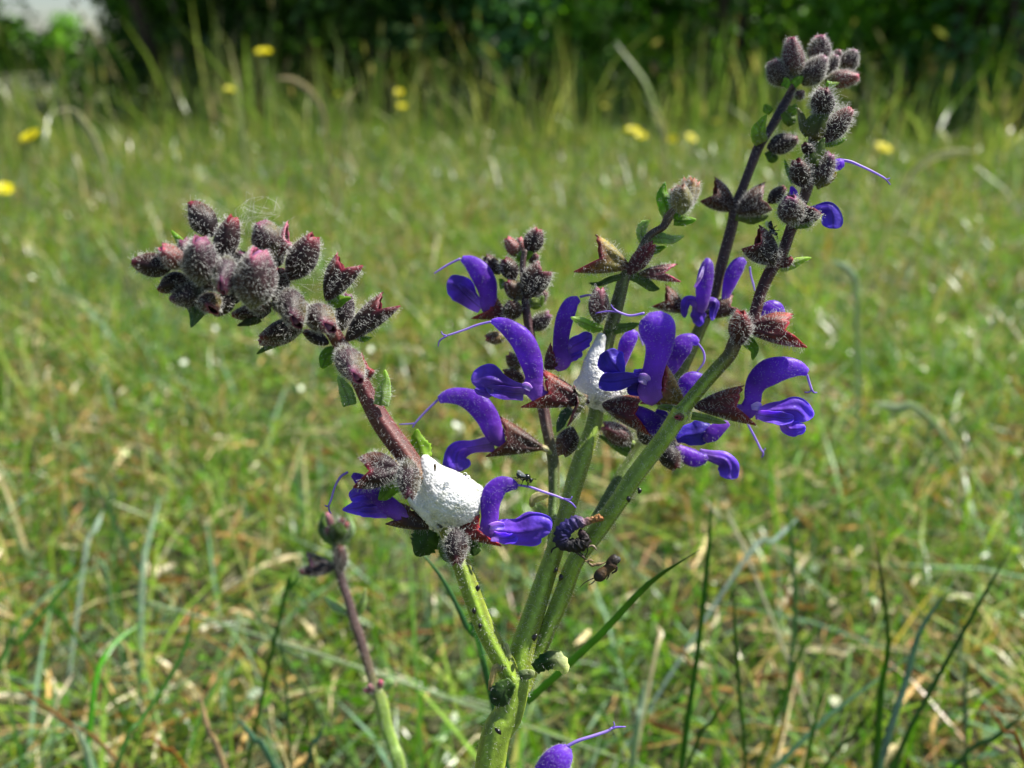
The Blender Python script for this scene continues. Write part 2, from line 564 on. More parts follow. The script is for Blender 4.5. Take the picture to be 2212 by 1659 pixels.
# unmown strip before the hedge, with seed heads
n = 700
pos = wedge(n, 2.6, 4.7, R(47))
h = rng.uniform(.28, .62, n) * np.interp(np.hypot(pos[:, 0], pos[:, 1]), [2.6, 4, 5.4], [.45, .9, 1.2])
col = pick(np.array([hexc(c) for c in ('6f8a38', '7d9440', '8f9a55', 'a59a62', '5f7d30', '9aa060')]), n)
t1 = blades(pos, h, np.full(n, .0022) * rng.uniform(.7, 1.4, n), rng.normal(0, .12, n), np.abs(rng.normal(0, .3, n)), rng.uniform(0, 6.3, n), col, col * 1.25, 4)
n2 = 3200
pos2 = wedge(n2, 3.0, 5.0, R(47))
h2 = rng.uniform(.1, .55, n2) * np.clip(.55 + .75 * patch_noise(pos2, 1.3), .2, 1.4)
h2 = np.maximum(h2, .08)
col2 = pick(np.array([hexc(c) for c in ('5f7438', '6d7f40', '4f6a30', '7a8450', '8a8a5c')]), n2)
t2 = blades(pos2, h2, np.full(n2, .005) * rng.uniform(.7, 1.4, n2), rng.normal(0, .2, n2), np.abs(rng.normal(0, .45, n2)), rng.uniform(0, 6.3, n2), col2, col2 * 1.3, 3)
# seed heads: fat short blades at the tips
k = 220
tips = t1[0].reshape(n, 5, 2, 3)[:k, 4].mean(1)
dirs = nrm(tips - t1[0].reshape(n, 5, 2, 3)[:k, 3].mean(1))
sidev = nrm(np.cross(dirs, rng.normal(size=(k, 3))))
L = rng.uniform(.04, .09, k)[:, None]; W = rng.uniform(.005, .011, k)[:, None]
q = np.stack([tips - dirs * L * .6, tips - dirs * L * .1 + sidev * W, tips + dirs * L * .5, tips - dirs * L * .1 - sidev * W], 1)
cs = np.repeat(pick(np.array([hexc(c) for c in ('8a8258', '7a7a48', '94885e', '6f6c44', '806c50')]), k), 4, axis=0)
t3 = (q.reshape(-1, 3), np.arange(k * 4).reshape(-1, 4), cs)
V, F, C = merge(t1, t2, t3)
o = mesh_obj('tall_grass', V, F, C, M['grass'], kind='stuff', smooth=False)
tag(o, 'uncut tall grass with seed heads in front of the hedge', 'grass')



# ------------------------------------------------------------------ hedge
def shrub(x, y, w, h, leaves, pal, label, name='hedge_shrub', leaf=.06, low=.0, group='shrubs of the hedge behind the meadow'):
    t = thing(name, label, 'shrub', (x, y, 0), group)
    r = np.random.default_rng(int(abs(x * 131 + y * 17)) + 5)
    nb = 22
    cx = r.uniform(-.38, .38, nb) * w
    cy = r.uniform(-.34, .34, nb) * w
    cz = low + (h - low) * r.uniform(.06, .86, nb)
    cr_ = r.uniform(.16, .3, nb) * min(w, h)
    i = r.integers(0, nb, leaves)
    d = nrm(r.normal(size=(leaves, 3)))
    rr = cr_[i] * r.uniform(.25, 1.12, leaves) ** .6
    c = np.column_stack([cx[i] + x, cy[i] + y, cz[i]]) + d * rr[:, None] * np.array((1, 1, .9))
    c[:, 2] = np.maximum(c[:, 2], .02 + .1 * r.random(leaves))
    nn = nrm(d + np.array((0, 0, .5)) + .7 * r.normal(size=(leaves, 3)))
    a = nrm(np.cross(nn, r.normal(size=(leaves, 3)))); b_ = np.cross(nn, a)
    s = leaf * r.uniform(.6, 1.3, leaves)[:, None]
    V = np.stack([c - a * s, c + b_ * s * .5 - nn * s * .12, c + a * s, c - b_ * s * .5 - nn * s * .12], 1).reshape(-1, 3)
    F = np.arange(leaves * 4).reshape(-1, 4)
    pc = np.array([hexc(q) for q in pal])
    clump = pc[r.integers(0, len(pc), nb)]
    C = clump[i] * r.uniform(.7, 1.25, (leaves, 1))
    mesh_obj('crown', V, F, np.repeat(C, 4, axis=0), M['shrub_leaf'], t, smooth=False)
    for q in range(5):
        j = r.integers(0, nb)
        b0 = np.array((x + r.uniform(-.12, .12) * w, y + r.uniform(-.1, .1) * w, -.03))
        e = np.array((x + cx[j], y + cy[j], cz[j]))
        mid = (b0 + e) / 2 + r.normal(0, .06, 3)
        Vt, Ft, Ct = tube([b0, mid, e], [.035 * h / 2.4, .024, .008], n=8, m=7, col=hexc('4a3f30'))
        mesh_obj('trunk', Vt, Ft, Ct, M['bark'], t)
    return t


PD = ('4c6c34', '587c38', '42602e', '62863a')
PB = ('5a8a5a', '6a9a70', '4f7a4a')
PY = ('6a9a2c', '78a434', '5c8a2a', '84a844')
hedge = [(-150, 5.20, 1.49, 2.40, PD, 'dark shaded hedge shrub beside the gap of sky'),
         (95, 27.0, 4.6, 1.62, PY, 'low pale green bush far off, under the gap of sky'),
         (455, 4.90, 1.24, 2.33, PD, 'tall dark hedge shrub, first after the gap of sky'),
         (520, 5.40, 1.24, 2.17, PY, 'yellowish green hedge shrub behind tall seeding grass'),
         (610, 5.50, 1.43, 2.47, PD, 'dark hedge shrub behind the tallest yellow flower'),
         (800, 4.80, 1.30, 2.25, PD, 'dark green hedge shrub next to bluish green one'),
         (985, 5.00, 1.24, 2.03, PB, 'bluish green hedge shrub with soft pale leaves'),
         (1190, 5.00, 1.24, 2.25, PY, 'fresh green hedge shrub next to the bluish green one'),
         (1400, 5.65, 1.43, 2.40, PD, 'dark hedge shrub behind meadow sage flowers'),
         (1600, 4.70, 1.24, 2.10, PY, 'green hedge shrub left of darkest hollow in the hedge'),
         (1830, 6.40, 1.61, 2.55, PD, 'blackish green shrub in darkest hollow of the hedge'),
         (2040, 4.90, 1.30, 2.10, PY, 'bright green hedge shrub past the darkest hollow'),
         (2240, 4.30, 1.36, 2.25, PB, 'grey green hedge shrub at the end of the hedge'),
         (-330, 5.00, 1.61, 2.40, PD, 'dark green hedge shrub beyond the gap of sky'),
         (2480, 4.85, 1.55, 2.40, PD, 'dark green shrub closing off the hedge')]
for (px, y, w, h, pal, lab) in hedge:
    shrub((px - PW / 2) / FPX * y, y, w, h, 7000, pal, lab, leaf=.032 if y < 20 else .09)
# second row, closing the gaps
for ((px, y, w, h), lb) in zip([(570, 6.40, 2.0, 2.88), (600, 6.55, 2.0, 2.72), (720, 6.45, 2.0, 2.88), (900, 6.25, 2.0, 2.72), (1090, 6.35, 2.0, 2.88),
                      (1300, 6.45, 2.0, 2.72), (1500, 6.35, 2.0, 2.88), (1720, 6.85, 2.0, 2.88), (1940, 6.65, 2.0, 2.88), (2140, 6.25, 2.0, 2.72)],
        ['next to the gap of sky', 'behind the yellowish green shrub', 'behind the tallest yellow flower', 'between dark shrub and bluish green shrub', 'behind the bluish green shrub', 'behind the fresh green shrub', 'behind the open flowers of the sage', 'behind the green shrub beside the hollow', 'closing the darkest hollow', 'behind the bright green shrub']):
    shrub((px - PW / 2) / FPX * y, y, w, h, 7000, PD, 'dark tree crown in second row, ' + lb, leaf=.06, group='second row behind the hedge', name='hedge_tree')


# ------------------------------------------------------------------ yellow flowers
def yellow_flower(x, y, d, size, label, colr='e8d31a', droop=0.0, group='yellow flowers scattered in the meadow'):
    size = size * .95
    top = PX(x, y, d)
    base = np.array((top[0] + rng.normal(0, .02), top[1] + rng.normal(0, .02), 0.0))
    t = thing('yellow_flower', label, 'flower', base, group)
    mid = (top + base) / 2 + np.array((rng.normal(0, .008), rng.normal(0, .008), 0))
    Vt, Ft, Ct = tube([base - (0, 0, .006), mid, top], [.0011, .001, .0009], n=9, m=6, col=hexc('6f8a38'))
    mesh_obj('stalk', Vt, Ft, Ct, M['stem'], t)
    Vs, Fs, Cs = [], [], []
    o = 0
    ax = nrm(np.array((rng.normal(0, .2), -.6 + rng.normal(0, .15), 1.0)))
    a = nrm(np.cross(ax, (0, 1, .2))); b_ = np.cross(ax, a)
    for lay, (nn, rr, up) in enumerate(((16, 1, .12), (13, .78, .3), (9, .5, .5))):
        for i in range(nn):
            th = 2 * math.pi * (i + rng.random() * .4) / nn
            dr = a * math.cos(th) + b_ * math.sin(th)
            sd = -a * math.sin(th) + b_ * math.cos(th)
            s = size / 2 * rr * rng.uniform(.88, 1.08)
            z = ax * s * up
            w = size * .085
            Vs += [top, top + dr * s * .6 + sd * w + z * .5, top + dr * s + sd * w * .6 + z, top + dr * s - sd * w * .6 + z, top + dr * s * .6 - sd * w + z * .5]
            Fs += [(o, o + 1, o + 4, o + 4), (o + 1, o + 2, o + 3, o + 4)]
            o += 5
            Cs += [hexc(colr) * (.8 if lay == 2 else 1)] * 5
    T = np.array(Fs)
    T = np.vstack([T[:, :3], T[T[:, 2] != T[:, 3]][:, [0, 2, 3]]])
    hd = mesh_obj('flower_head', np.array(Vs), T, np.array(Cs), M['yellow_petal'], t)
    Vt, Ft, Ct = tube([top - ax * .007, top - ax * .003, top + ax * .001], [.0015, .0042, .0048], n=7, m=10, col=hexc('5c7430'))
    mesh_obj('involucre', Vt, Ft, Ct, M['leaf'], t)


yl = 'yellow many petalled flower on a thin stalk above the grass'
for (x, y, d, s, lab, c) in [
        (66, 295, .95, .026, 'large flat yellow flower standing alone in short grass', 'ece414'),
        (570, 112, 1.45, .031, 'tallest yellow flower, rising against the dark hedge', 'ece414'),
        (496, 193, 2.2, .028, 'pale yellow flower below the tallest one', 'e0dc40'),
        (730, 203, 3.0, .030, 'dull yellow flower half sunk in tall grass before the hedge', 'ece414'),
        (862, 199, 2.6, .028, 'upper one of two yellow flowers set one above the other', 'ece414'),
        (868, 229, 2.5, .028, 'lower one of two yellow flowers set one above the other', 'e8e018'),
        (9, 408, 1.7, .034, yl, 'ece414'),
        (1367, 282, 1.5, .028, 'elongated bright yellow flower with a second one touching it', 'e8e018'),
        (1385, 293, 1.55, .022, 'small yellow flower touching a larger bright one', 'e8e018'),
        (1453, 300, 2.2, .028, 'one of a close pair of small round yellow flowers', 'ece414'),
        (1493, 298, 2.1, .028, 'one of a close pair of small round yellow flowers', 'ece414'),
        (1308, 230, 3.4, .03, 'faint yellow flower in taller grass by the hedge foot', 'c4c420'),
        (1546, 263, 3.3, .03, 'faint yellow flower in taller grass by the hedge foot', 'c4c420'),
        (1908, 320, 1.55, .031, 'bright yellow flower beyond the tall flower spikes', 'ece414')]:
    yellow_flower(x, y, d, s, lab, c)

# distant sage spikes
for i, (x, y, d, s) in enumerate([(238, 108, 4.6, .05), (288, 106, 5.0, .045), (386, 128, 4.4, .05)]):
    top = PX(x, y, d)
    t = thing('distant_sage', 'pale violet flower spike far off at the foot of the hedge', 'flower', (top[0], top[1], 0), 'distant violet flower spikes')
    Vt, Ft, Ct = tube([(top[0], top[1], -.006), top], [.002, .0015], n=6, m=6, col=hexc('6f7a48'))
    mesh_obj('stalk', Vt, Ft, Ct, M['stem'], t)
    r_ = np.random.default_rng(i)
    nn = 60
    c = top + np.column_stack([r_.normal(0, .012, nn), r_.normal(0, .012, nn), r_.uniform(-.1, .02, nn)])
    d_ = nrm(r_.normal(size=(nn, 3))); e_ = nrm(np.cross(d_, r_.normal(size=(nn, 3))))
    q = np.stack([c - d_ * .012, c + e_ * .006, c + d_ * .012, c - e_ * .006], 1).reshape(-1, 3)
    mesh_obj('flower_spike', q, np.arange(nn * 4).reshape(-1, 4), np.tile(hexc('9a8ec8'), (nn * 4, 1)), M['petal'], t, smooth=False)


# ------------------------------------------------------------------ single grass blades that stand out
def blade(k, L, d_tip, d_root, col, label, group=None, coltip=None, name='grass_blade', cat='grass'):
    ox, oy, s = K[k]
    nL = len(L)
    ds = np.linspace(d_tip, d_root, nL)
    pts_ = [P(k, u, v, d) for (u, v, *_), d in zip(L, ds)]
    hw = [q[2] * (.62 if k in (16, 17) else 1) * s * d / FPX for q, d in zip(L, ds)]
    last, prev = pts_[-1], pts_[-2]
    if last[2] > .0:
        dr = nrm(last - prev)
        dr = nrm(dr + np.array((0, 0, -.8)))
        tt = (last[2] + .006) / max(-dr[2], .25)
        root = last + dr * tt
        root[2] = -.006
        pts_.append(root); hw.append(hw[-1] * .8)
    X = catmull(np.column_stack([np.array(pts_), hw]), 16)
    p, w = X[:, :3], np.maximum(X[:, 3], 2e-5)
    w = w * np.clip(np.linspace(0, 6, 16), .08, 1)
    t = nrm(np.gradient(p, axis=0))
    A = nrm(np.cross(np.broadcast_to(CF, t.shape), t))
    B = np.cross(t, A)
    V = np.stack([p - A * w[:, None], p + B * w[:, None] * .45, p + A * w[:, None]], 1).reshape(-1, 3)
    c0 = hexc(col); c1 = hexc(coltip) if coltip else c0
    ss = np.repeat(np.clip(np.linspace(0, 2.2, 16), 0, 1), 3)[:, None]
    C = c1 * (1 - ss) + c0 * ss
    o = mesh_obj(name, V, grid_faces(16, 3), C, M['grass'], solid=.00018)
    tag(o, label, cat, group)
    return o


GG = 'long green grass blades rising from the turf'
gd = 'slender dark green grass blade rising steeply out of the turf'
gp = 'pale blue green grass blade leaning over the turf'
gl = 'fresh light green grass blade in the turf'
gt = 'straw coloured dead grass blade lying across the turf'
blade(0, [(1512, 1188, 2), (1400, 1262, 6), (1290, 1378, 7.5), (1140, 1515, 8), (1080, 1580, 7)], .178, .2, '6aa626', 'bright green grass blade with dark pointed tip crossing behind the main sage stem', coltip='2e4a18')
blade(0, [(903, 1185, 3), (960, 1258, 4), (1015, 1370, 6), (1058, 1490, 6)], .20, .20, '4f8448', 'dark bluish grass blade behind fork of the sage stem', coltip='5f8a5a')
for L, a, b_, c, lab, ct in [
        ([(490, -60, 12), (450, 420, 20), (395, 900, 22), (310, 1500, 26)], .25, .27, '3f7c22', 'tallest upright dark green grass blade beside the sage plant', None),
        ([(900, 0, 16), (930, 300, 18), (940, 700, 20), (870, 1300, 20)], .38, .37, '3a6a28', 'soft blurred green grass blade next to the tallest upright one', None),
        ([(600, 420, 8), (615, 800, 16), (640, 1150, 16), (665, 1500, 14)], .27, .28, '44741f', 'straight thin green grass blade after the tallest upright one', None),
        ([(1378, 185, 8), (1425, 440, 14), (1460, 800, 20), (1420, 1050, 32), (1385, 1500, 30)], .26, .28, '4a8020', 'grass blade with dry purplish brown upper half and green foot', '5c3a38'),
        ([(1822, 455, 6), (1640, 720, 24), (1560, 1000, 28), (1405, 1500, 32)], .27, .28, '7f9f92', 'broad pale blue green grass blade beside long dark slanting one', None),
        ([(2160, 230, 8), (1950, 600, 18), (1700, 1050, 22), (1480, 1500, 22)], .27, .28, '42742a', 'long dark green grass blade slanting beside pale blue green one', None),
        ([(965, 95, 16), (820, 230, 20), (650, 350, 16)], .42, .4, '9ab0a8', gp, None),
        ([(1072, 680, 12), (1010, 790, 26), (960, 880, 20)], .36, .36, '6a9a20', 'short wide light green leaf blade behind upright dark blades', None),
        ([(580, 1055, 6), (480, 1230, 14), (365, 1430, 16)], .27, .28, '447026', 'short dark grass blade at foot of the tallest upright one', None),
        ([(2230, 1170, 20), (2050, 1320, 26), (1840, 1460, 22)], .30, .31, '4f7a4a', gp, None),
        ([(2015, 1150, 6), (2100, 1280, 14), (2220, 1460, 20)], .26, .27, '9a6a3a', 'thin orange brown dead grass blade', None),
        ([(420, -30, 12), (530, 100, 18), (640, 225, 14)], .44, .42, 'c8c4ac', gt, None),
        ([(1105, 1040, 8), (1050, 1250, 16), (1000, 1500, 18)], .29, .3, '4f8a1f', 'narrow bright green grass blade between the brown tipped and thin blades', None),
        ([(1392, 1150, 8), (1250, 1320, 14), (1100, 1500, 16)], .29, .3, '427024', 'dark grass blade leaning away from the brown tipped one', None),
        ([(1340, 330, 12), (1420, 390, 16), (1510, 440, 12)], .42, .42, 'c4b890', gt, None),
        ([(2010, 1350, 20), (2110, 1400, 24), (2230, 1450, 22)], .31, .31, 'b8a89c', gt, None),
        ([(1900, 830, 10), (1880, 1150, 14), (1890, 1460, 14)], .33, .33, '3c5f38', gd, None),
        ([(1820, 500, 8), (1850, 800, 14), (1890, 1100, 14)], .4, .38, '46603c', gd, None),
        ([(110, 1000, 24), (85, 1150, 34), (60, 1300, 30)], .34, .34, 'a8bca4', gp, None),
        ([(175, 690, 14), (200, 760, 22), (160, 900, 16)], .38, .37, 'd0c4a0', gt, None),
        ([(230, 790, 18), (300, 850, 24), (360, 900, 16)], .38, .38, 'c8a878', gt, None)]:
    blade(16, L, a, b_, c, lab, GG, ct)
for L, a, b_, c, lab, ct in [
        ([(570, 340, 10), (330, 625, 22), (110, 890, 24), (-20, 1060, 22)], .33, .31, '427424', 'long dark green grass blade slanting through turf far from the sage', None),
        ([(1205, 590, 12), (1150, 900, 22), (1000, 1180, 22), (870, 1370, 22), (720, 1670, 20)], .30, .28, '407024', 'long bent dark green grass blade left of the thin sage shoot', None),
        ([(1000, -40, 16), (930, 200, 26), (880, 500, 26)], .5, .45, '9ab498', 'tall pale grey green blade below the nodding bud cluster', None),
        ([(110, 1150, 16), (400, 1370, 20), (740, 1630, 18)], .33, .32, 'b88a58', 'long tan dead grass blade lying slantwise in the turf', None),
        ([(925, 1455, 14), (1030, 1550, 22), (1140, 1650, 18)], .32, .32, 'c0863c', 'orange dead grass blade lying in the turf', None),
        ([(1235, 1190, 14), (1290, 1430, 28), (1390, 1670, 32)], .31, .3, 'c4a880', 'wide tan dead grass blade bending into the turf', None),
        ([(1455, 1330, 14), (1570, 1480, 28), (1700, 1660, 32)], .30, .30, '6f9a80', 'wide blue green grass blade right beside the thin sage shoot', None),
        ([(1862, 440, 8), (1800, 560, 18), (1740, 690, 20)], .3, .3, '3f7a1c', 'short dark grass blade just under the buds of thin shoot', None),
        ([(1720, 720, 8), (1770, 1150, 12), (1800, 1640, 14)], .29, .29, '3c6624', 'thin straight grass blade close to the thin sage shoot', None),
        ([(640, 60, 20), (580, 200, 26), (530, 320, 20)], .48, .46, 'a8bcac', gp, None),
        ([(460, 1390, 20), (520, 1520, 26), (560, 1670, 28)], .3, .3, 'b4c4b4', gp, None),
        ([(890, 750, 14), (660, 950, 28), (560, 1350, 30)], .36, .33, '4f9a1c', 'broad fresh green grass blade curving over the turf', None),
        ([(330, 560, 14), (330, 690, 20), (455, 820, 16)], .38, .38, '56962a', gl, None),
        ([(2010, 1380, 10), (1960, 1500, 18), (1900, 1640, 18)], .29, .29, '44705a', gp, None),
        ([(590, 350, 14), (650, 430, 26), (670, 540, 18)], .42, .42, '9ab892', gp, None),
        ([(960, 770, 12), (1040, 720, 18), (1120, 690, 14)], .38, .38, 'b8c8ac', gp, None),
        ([(1850, 900, 12), (1900, 990, 22), (1990, 960, 14)], .33, .33, 'c0ccb0', gp, None),
        ([(1350, 560, 12), (1450, 640, 20), (1620, 760, 18)], .4, .38, '6a8a4c', gd, None)]:
    blade(17, L, a, b_, c, lab, GG, ct)
# arching dead stalks further back
GS = 'bleached dead grass stalks arching over the meadow'
lab = 'bleached grass stalk bent over in the meadow behind the sage'
for L, d, c in [([(95, 255, 2), (150, 235, 3), (185, 270, 7), (212, 320, 6), (235, 400, 4)], 1.0, 'd0c8ac'),
                ([(590, 168, 3), (640, 175, 5), (690, 225, 6), (705, 300, 4)], 1.5, 'c0b090'),
                ([(2120, 326, 4), (2040, 332, 8), (1985, 360, 6), (1950, 420, 4)], 1.0, 'cfc8ac'),
                ([(1405, 228, 3), (1425, 258, 7), (1438, 330, 4)], 1.4, 'c4bca0'),
                ([(735, 255, 2), (760, 200, 3), (740, 330, 3)], 1.6, 'b0a880'),
                ([(505, 205, 2), (520, 260, 5), (530, 340, 4)], 1.3, 'b8bc98'),
                ([(1860, 160, 2), (1880, 240, 3), (1890, 340, 3)], 2.0, 'a8a078'),
                ([(1790, 560, 4), (1840, 590, 8), (1850, 660, 6)], .62, 'a8b8a4'),
                ([(1880, 870, 4), (1930, 880, 8), (2010, 905, 6)], .55, 'b4c0a0')]:
    blade(0, L, d, d * 1.02, c, lab, GS, name='dry_grass_stalk')


# ------------------------------------------------------------------ sage builders
def ctrl(k, L, dep):
    """control points (u, v, half width[, depth offset in mm]) -> world points, half widths"""
    s = K[k][2]
    c, w = [], []
    for q in L:
        d = dep + (q[3] * 1e-3 if len(q) > 3 else 0)
        c.append(P(k, q[0], q[1], d))
        w.append(q[2] * s * d / FPX)
    return np.array(c), np.array(w)


H_ = hexc
PETAL = [H_('a470d8'), H_('8044cc'), H_('7a40d0'), H_('8a5cdc')]


def petal(k, L, dep, cup=.25, ruf=.16, col=None, n=22, m=13, seed=0, tooth=0.025, fold=0.0):
    """thin curved sheet; returns V,F,C"""
    c, w = ctrl(k, L, dep)
    X = catmull(np.column_stack([c, w]), n)
    p, w = X[:, :3], np.maximum(X[:, 3], 3e-5)
    s = np.linspace(0, 1, n)
    w = w * np.sqrt(np.clip(1 - np.clip((s - .9) / .1, 0, 1) ** 2, .09, 1))
    t = nrm(np.gradient(p, axis=0))
    A = nrm(np.cross(np.broadcast_to(CF, t.shape), t))
    B = nrm(np.cross(A, t))
    B = B * np.sign(B @ CF)[:, None]
    x = np.linspace(-1, 1, m)
    r_ = np.random.default_rng(seed)
    ph = r_.uniform(0, 6.3, 4)
    off = cup * x[None] ** 2 + ruf * np.sin(s[:, None] * 9 + ph[0] + x[None] * 2.2) + ruf * .8 * np.sin(x[None] * 6 + ph[1] + s[:, None] * 4) * s[:, None] + fold * np.abs(x[None])
    off = off - (.22 * np.exp(-(x[None] / .22) ** 2) + .1 * np.exp(-((np.abs(x[None]) - .6) / .12) ** 2)) * np.sin(np.pi * np.clip(s[:, None] * 1.1, 0, 1)) * (ruf > .07)
    edge = 1 + tooth * np.sin(s * 60 + ph[2]) + ruf * .5 * np.sin(s * 17 + ph[3])
    V = p[:, None] + A[:, None] * (w[:, None] * x[None] * edge[:, None])[..., None] + B[:, None] * (w[:, None] * off)[..., None]
    if col is None:
        col = [H_('b088e0'), H_('8454d4'), H_('7852dc'), H_('8868e6')]
    cc = np.clip(catmull(np.array(col), n), .002, 1) if len(col) > 2 else np.array(col)[0] * (1 - s)[:, None] + np.array(col)[-1] * s[:, None]
    vein = 1 - .1 * np.cos(x * 16)[None, :, None] * (1 - .5 * s)[:, None, None]
    C = cc[:, None] * vein * (1 + .35 * np.clip(np.abs(x) - .8, 0, 1) / .2)[None, :, None] * (1 - .3 * np.exp(-(x / .1) ** 2))[None, :, None]
    return V.reshape(-1, 3), grid_faces(n, m), np.clip(C.reshape(-1, 3), 0, 1)


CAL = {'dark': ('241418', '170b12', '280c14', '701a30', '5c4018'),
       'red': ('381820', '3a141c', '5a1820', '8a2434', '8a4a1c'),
       'green': ('66762e', '55482c', '3c1c28', '82304c', '8a8a3a'),
       'olive': ('5a3028', '6a6428', '62382a', '7a2a38', 'a09a40'),
       'grey': ('4a5230', '34262e', '2c1e28', '80486a', '66702e'),
       'brown': ('3c2e22', '2c1c18', '381e18', '5c2e2e', '6a4420'),
       'pink': ('4a5a2c', '4c3034', '5a303a', '94506a', '6a4a3a'),
       'pale': ('94a45e', '8c8c5c', '7c7048', '9a6a58', 'a8b060'),
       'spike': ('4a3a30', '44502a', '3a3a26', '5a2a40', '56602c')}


def calyx_mesh(Bp, U, Lw, W, var='dark', mf=.66, hu=1.0, m=24, n=10, tooth=1.0, seed=0):
    if mf < .79:
        mf = min(mf + .1, .88)
    a = (U + Lw) / 2 - Bp
    al = np.linalg.norm(a)
    ah = a / al
    up = U - Lw
    up = up - ah * (up @ ah)
    ul = np.linalg.norm(up)
    up = up / max(ul, 1e-9) if ul > 1e-7 else nrm(np.cross(ah, CF))
    lat = np.cross(ah, up)
    th = np.linspace(0, 2 * np.pi, m, endpoint=False)
    s = np.linspace(0, 1, n)
    Mth = Bp + a * mf
    V = np.zeros((n, m, 3))
    for j, q in enumerate(th):
        c, sn = math.cos(q), math.sin(q)
        if c >= 0:
            kk = c ** .62
            E = Mth * (1 - kk) + U * kk
            tk = 1 + .05 * math.cos(q * 9) * kk * tooth
            latk = (1 - kk ** 2) * .75 + .25 * abs(sn)
        else:
            pk = math.exp(-((abs(q - math.pi) - .42) / .3) ** 2)
            kk = (-c) ** .62
            kk = kk * (1 - .22 * tooth) + .22 * tooth * pk
            E = Mth * (1 - kk) + Lw * kk
            tk = 1
            latk = (1 - kk ** 2) + .25 * tooth
        E = E + lat * sn * W * latk * .9
        gro = 1 - (.5 if mf < .8 else .12) * math.exp(-((abs(sn) - 1) / .06) ** 2)
        rad = up * c * hu * W * (1.35 if c > 0 and mf < .8 else 1) + lat * sn * 1.5 * W * gro
        Cp = Bp + a * .38 + rad
        st = Bp + (up * c + lat * sn) * W * .22
        E = Bp + (E - Bp) * tk
        V[:, j] = ((1 - s) ** 2)[:, None] * st + (2 * s * (1 - s))[:, None] * Cp + (s ** 2)[:, None] * E
    # ribs
    cen = Bp + a[None] * (s * .6)[:, None]
    rib = 1 + .055 * np.cos(th * 11)[None, :, None] * np.sin(np.pi * s)[:, None, None]
    V = cen[:, None] + (V - cen[:, None]) * rib
    jr = np.random.default_rng(seed * 7 + 3)
    jit = jr.uniform(.8, 1.75) * np.array((jr.uniform(.95, 1.35), 1.0, jr.uniform(.8, 1.1)))
    cv = [np.clip(H_(q) * jit, 0, 1) for q in CAL[var]]
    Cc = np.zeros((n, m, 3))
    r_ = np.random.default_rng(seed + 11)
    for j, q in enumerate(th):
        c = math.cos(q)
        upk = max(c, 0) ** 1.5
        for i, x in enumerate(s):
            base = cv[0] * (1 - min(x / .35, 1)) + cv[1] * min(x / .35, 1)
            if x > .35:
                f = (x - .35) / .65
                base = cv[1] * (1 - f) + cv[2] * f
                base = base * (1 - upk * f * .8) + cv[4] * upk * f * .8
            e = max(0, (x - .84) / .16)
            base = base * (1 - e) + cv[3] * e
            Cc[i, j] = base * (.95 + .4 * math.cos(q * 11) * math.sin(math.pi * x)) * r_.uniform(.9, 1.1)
    V = V.reshape(-1, 3)
    F = grid_faces(n, m, True)
    V = np.vstack([V, Bp - ah * W * .15])
    j = np.arange(m)
    cap = np.column_stack([np.full(m, n * m), (j + 1) % m, j, j])
    C = np.vstack([Cc.reshape(-1, 3), cv[0]])
    T = np.vstack([F[:, :3], F[:, [0, 2, 3]], cap[:, :3]])
    return V, quadify(T), C, (Bp + a * .45)


def tris(F):
    ok = F[:, 2] != F[:, 3]
    return np.vstack([F[:, :3], F[ok][:, [0, 2, 3]]])


SEED = [0]


def nxt():
    SEED[0] += 1
    return SEED[0]


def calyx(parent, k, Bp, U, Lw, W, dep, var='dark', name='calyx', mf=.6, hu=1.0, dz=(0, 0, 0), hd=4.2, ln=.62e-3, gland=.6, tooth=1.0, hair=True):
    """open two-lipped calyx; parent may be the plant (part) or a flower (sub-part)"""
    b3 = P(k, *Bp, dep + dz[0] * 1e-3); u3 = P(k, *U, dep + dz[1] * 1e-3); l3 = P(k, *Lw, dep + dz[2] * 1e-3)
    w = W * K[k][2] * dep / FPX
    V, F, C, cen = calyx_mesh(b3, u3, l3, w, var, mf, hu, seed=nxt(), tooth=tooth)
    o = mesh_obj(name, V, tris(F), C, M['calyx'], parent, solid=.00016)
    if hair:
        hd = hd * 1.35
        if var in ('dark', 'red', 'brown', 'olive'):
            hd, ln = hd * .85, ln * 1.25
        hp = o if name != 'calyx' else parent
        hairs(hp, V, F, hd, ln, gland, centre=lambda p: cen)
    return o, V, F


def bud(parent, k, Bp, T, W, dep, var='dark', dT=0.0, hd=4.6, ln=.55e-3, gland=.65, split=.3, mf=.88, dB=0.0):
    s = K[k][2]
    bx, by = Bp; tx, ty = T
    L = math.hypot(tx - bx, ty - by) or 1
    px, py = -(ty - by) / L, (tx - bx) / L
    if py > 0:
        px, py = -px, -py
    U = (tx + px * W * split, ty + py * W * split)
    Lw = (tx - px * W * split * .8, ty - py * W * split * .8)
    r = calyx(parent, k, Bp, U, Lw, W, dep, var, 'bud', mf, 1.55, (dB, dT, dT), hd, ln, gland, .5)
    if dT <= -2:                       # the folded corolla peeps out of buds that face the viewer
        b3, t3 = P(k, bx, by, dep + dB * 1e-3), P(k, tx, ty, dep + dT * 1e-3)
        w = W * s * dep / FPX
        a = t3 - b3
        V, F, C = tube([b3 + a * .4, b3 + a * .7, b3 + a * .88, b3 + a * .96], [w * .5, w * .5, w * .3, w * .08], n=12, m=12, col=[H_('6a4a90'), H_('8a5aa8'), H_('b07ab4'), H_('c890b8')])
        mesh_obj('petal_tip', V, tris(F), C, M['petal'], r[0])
    return r


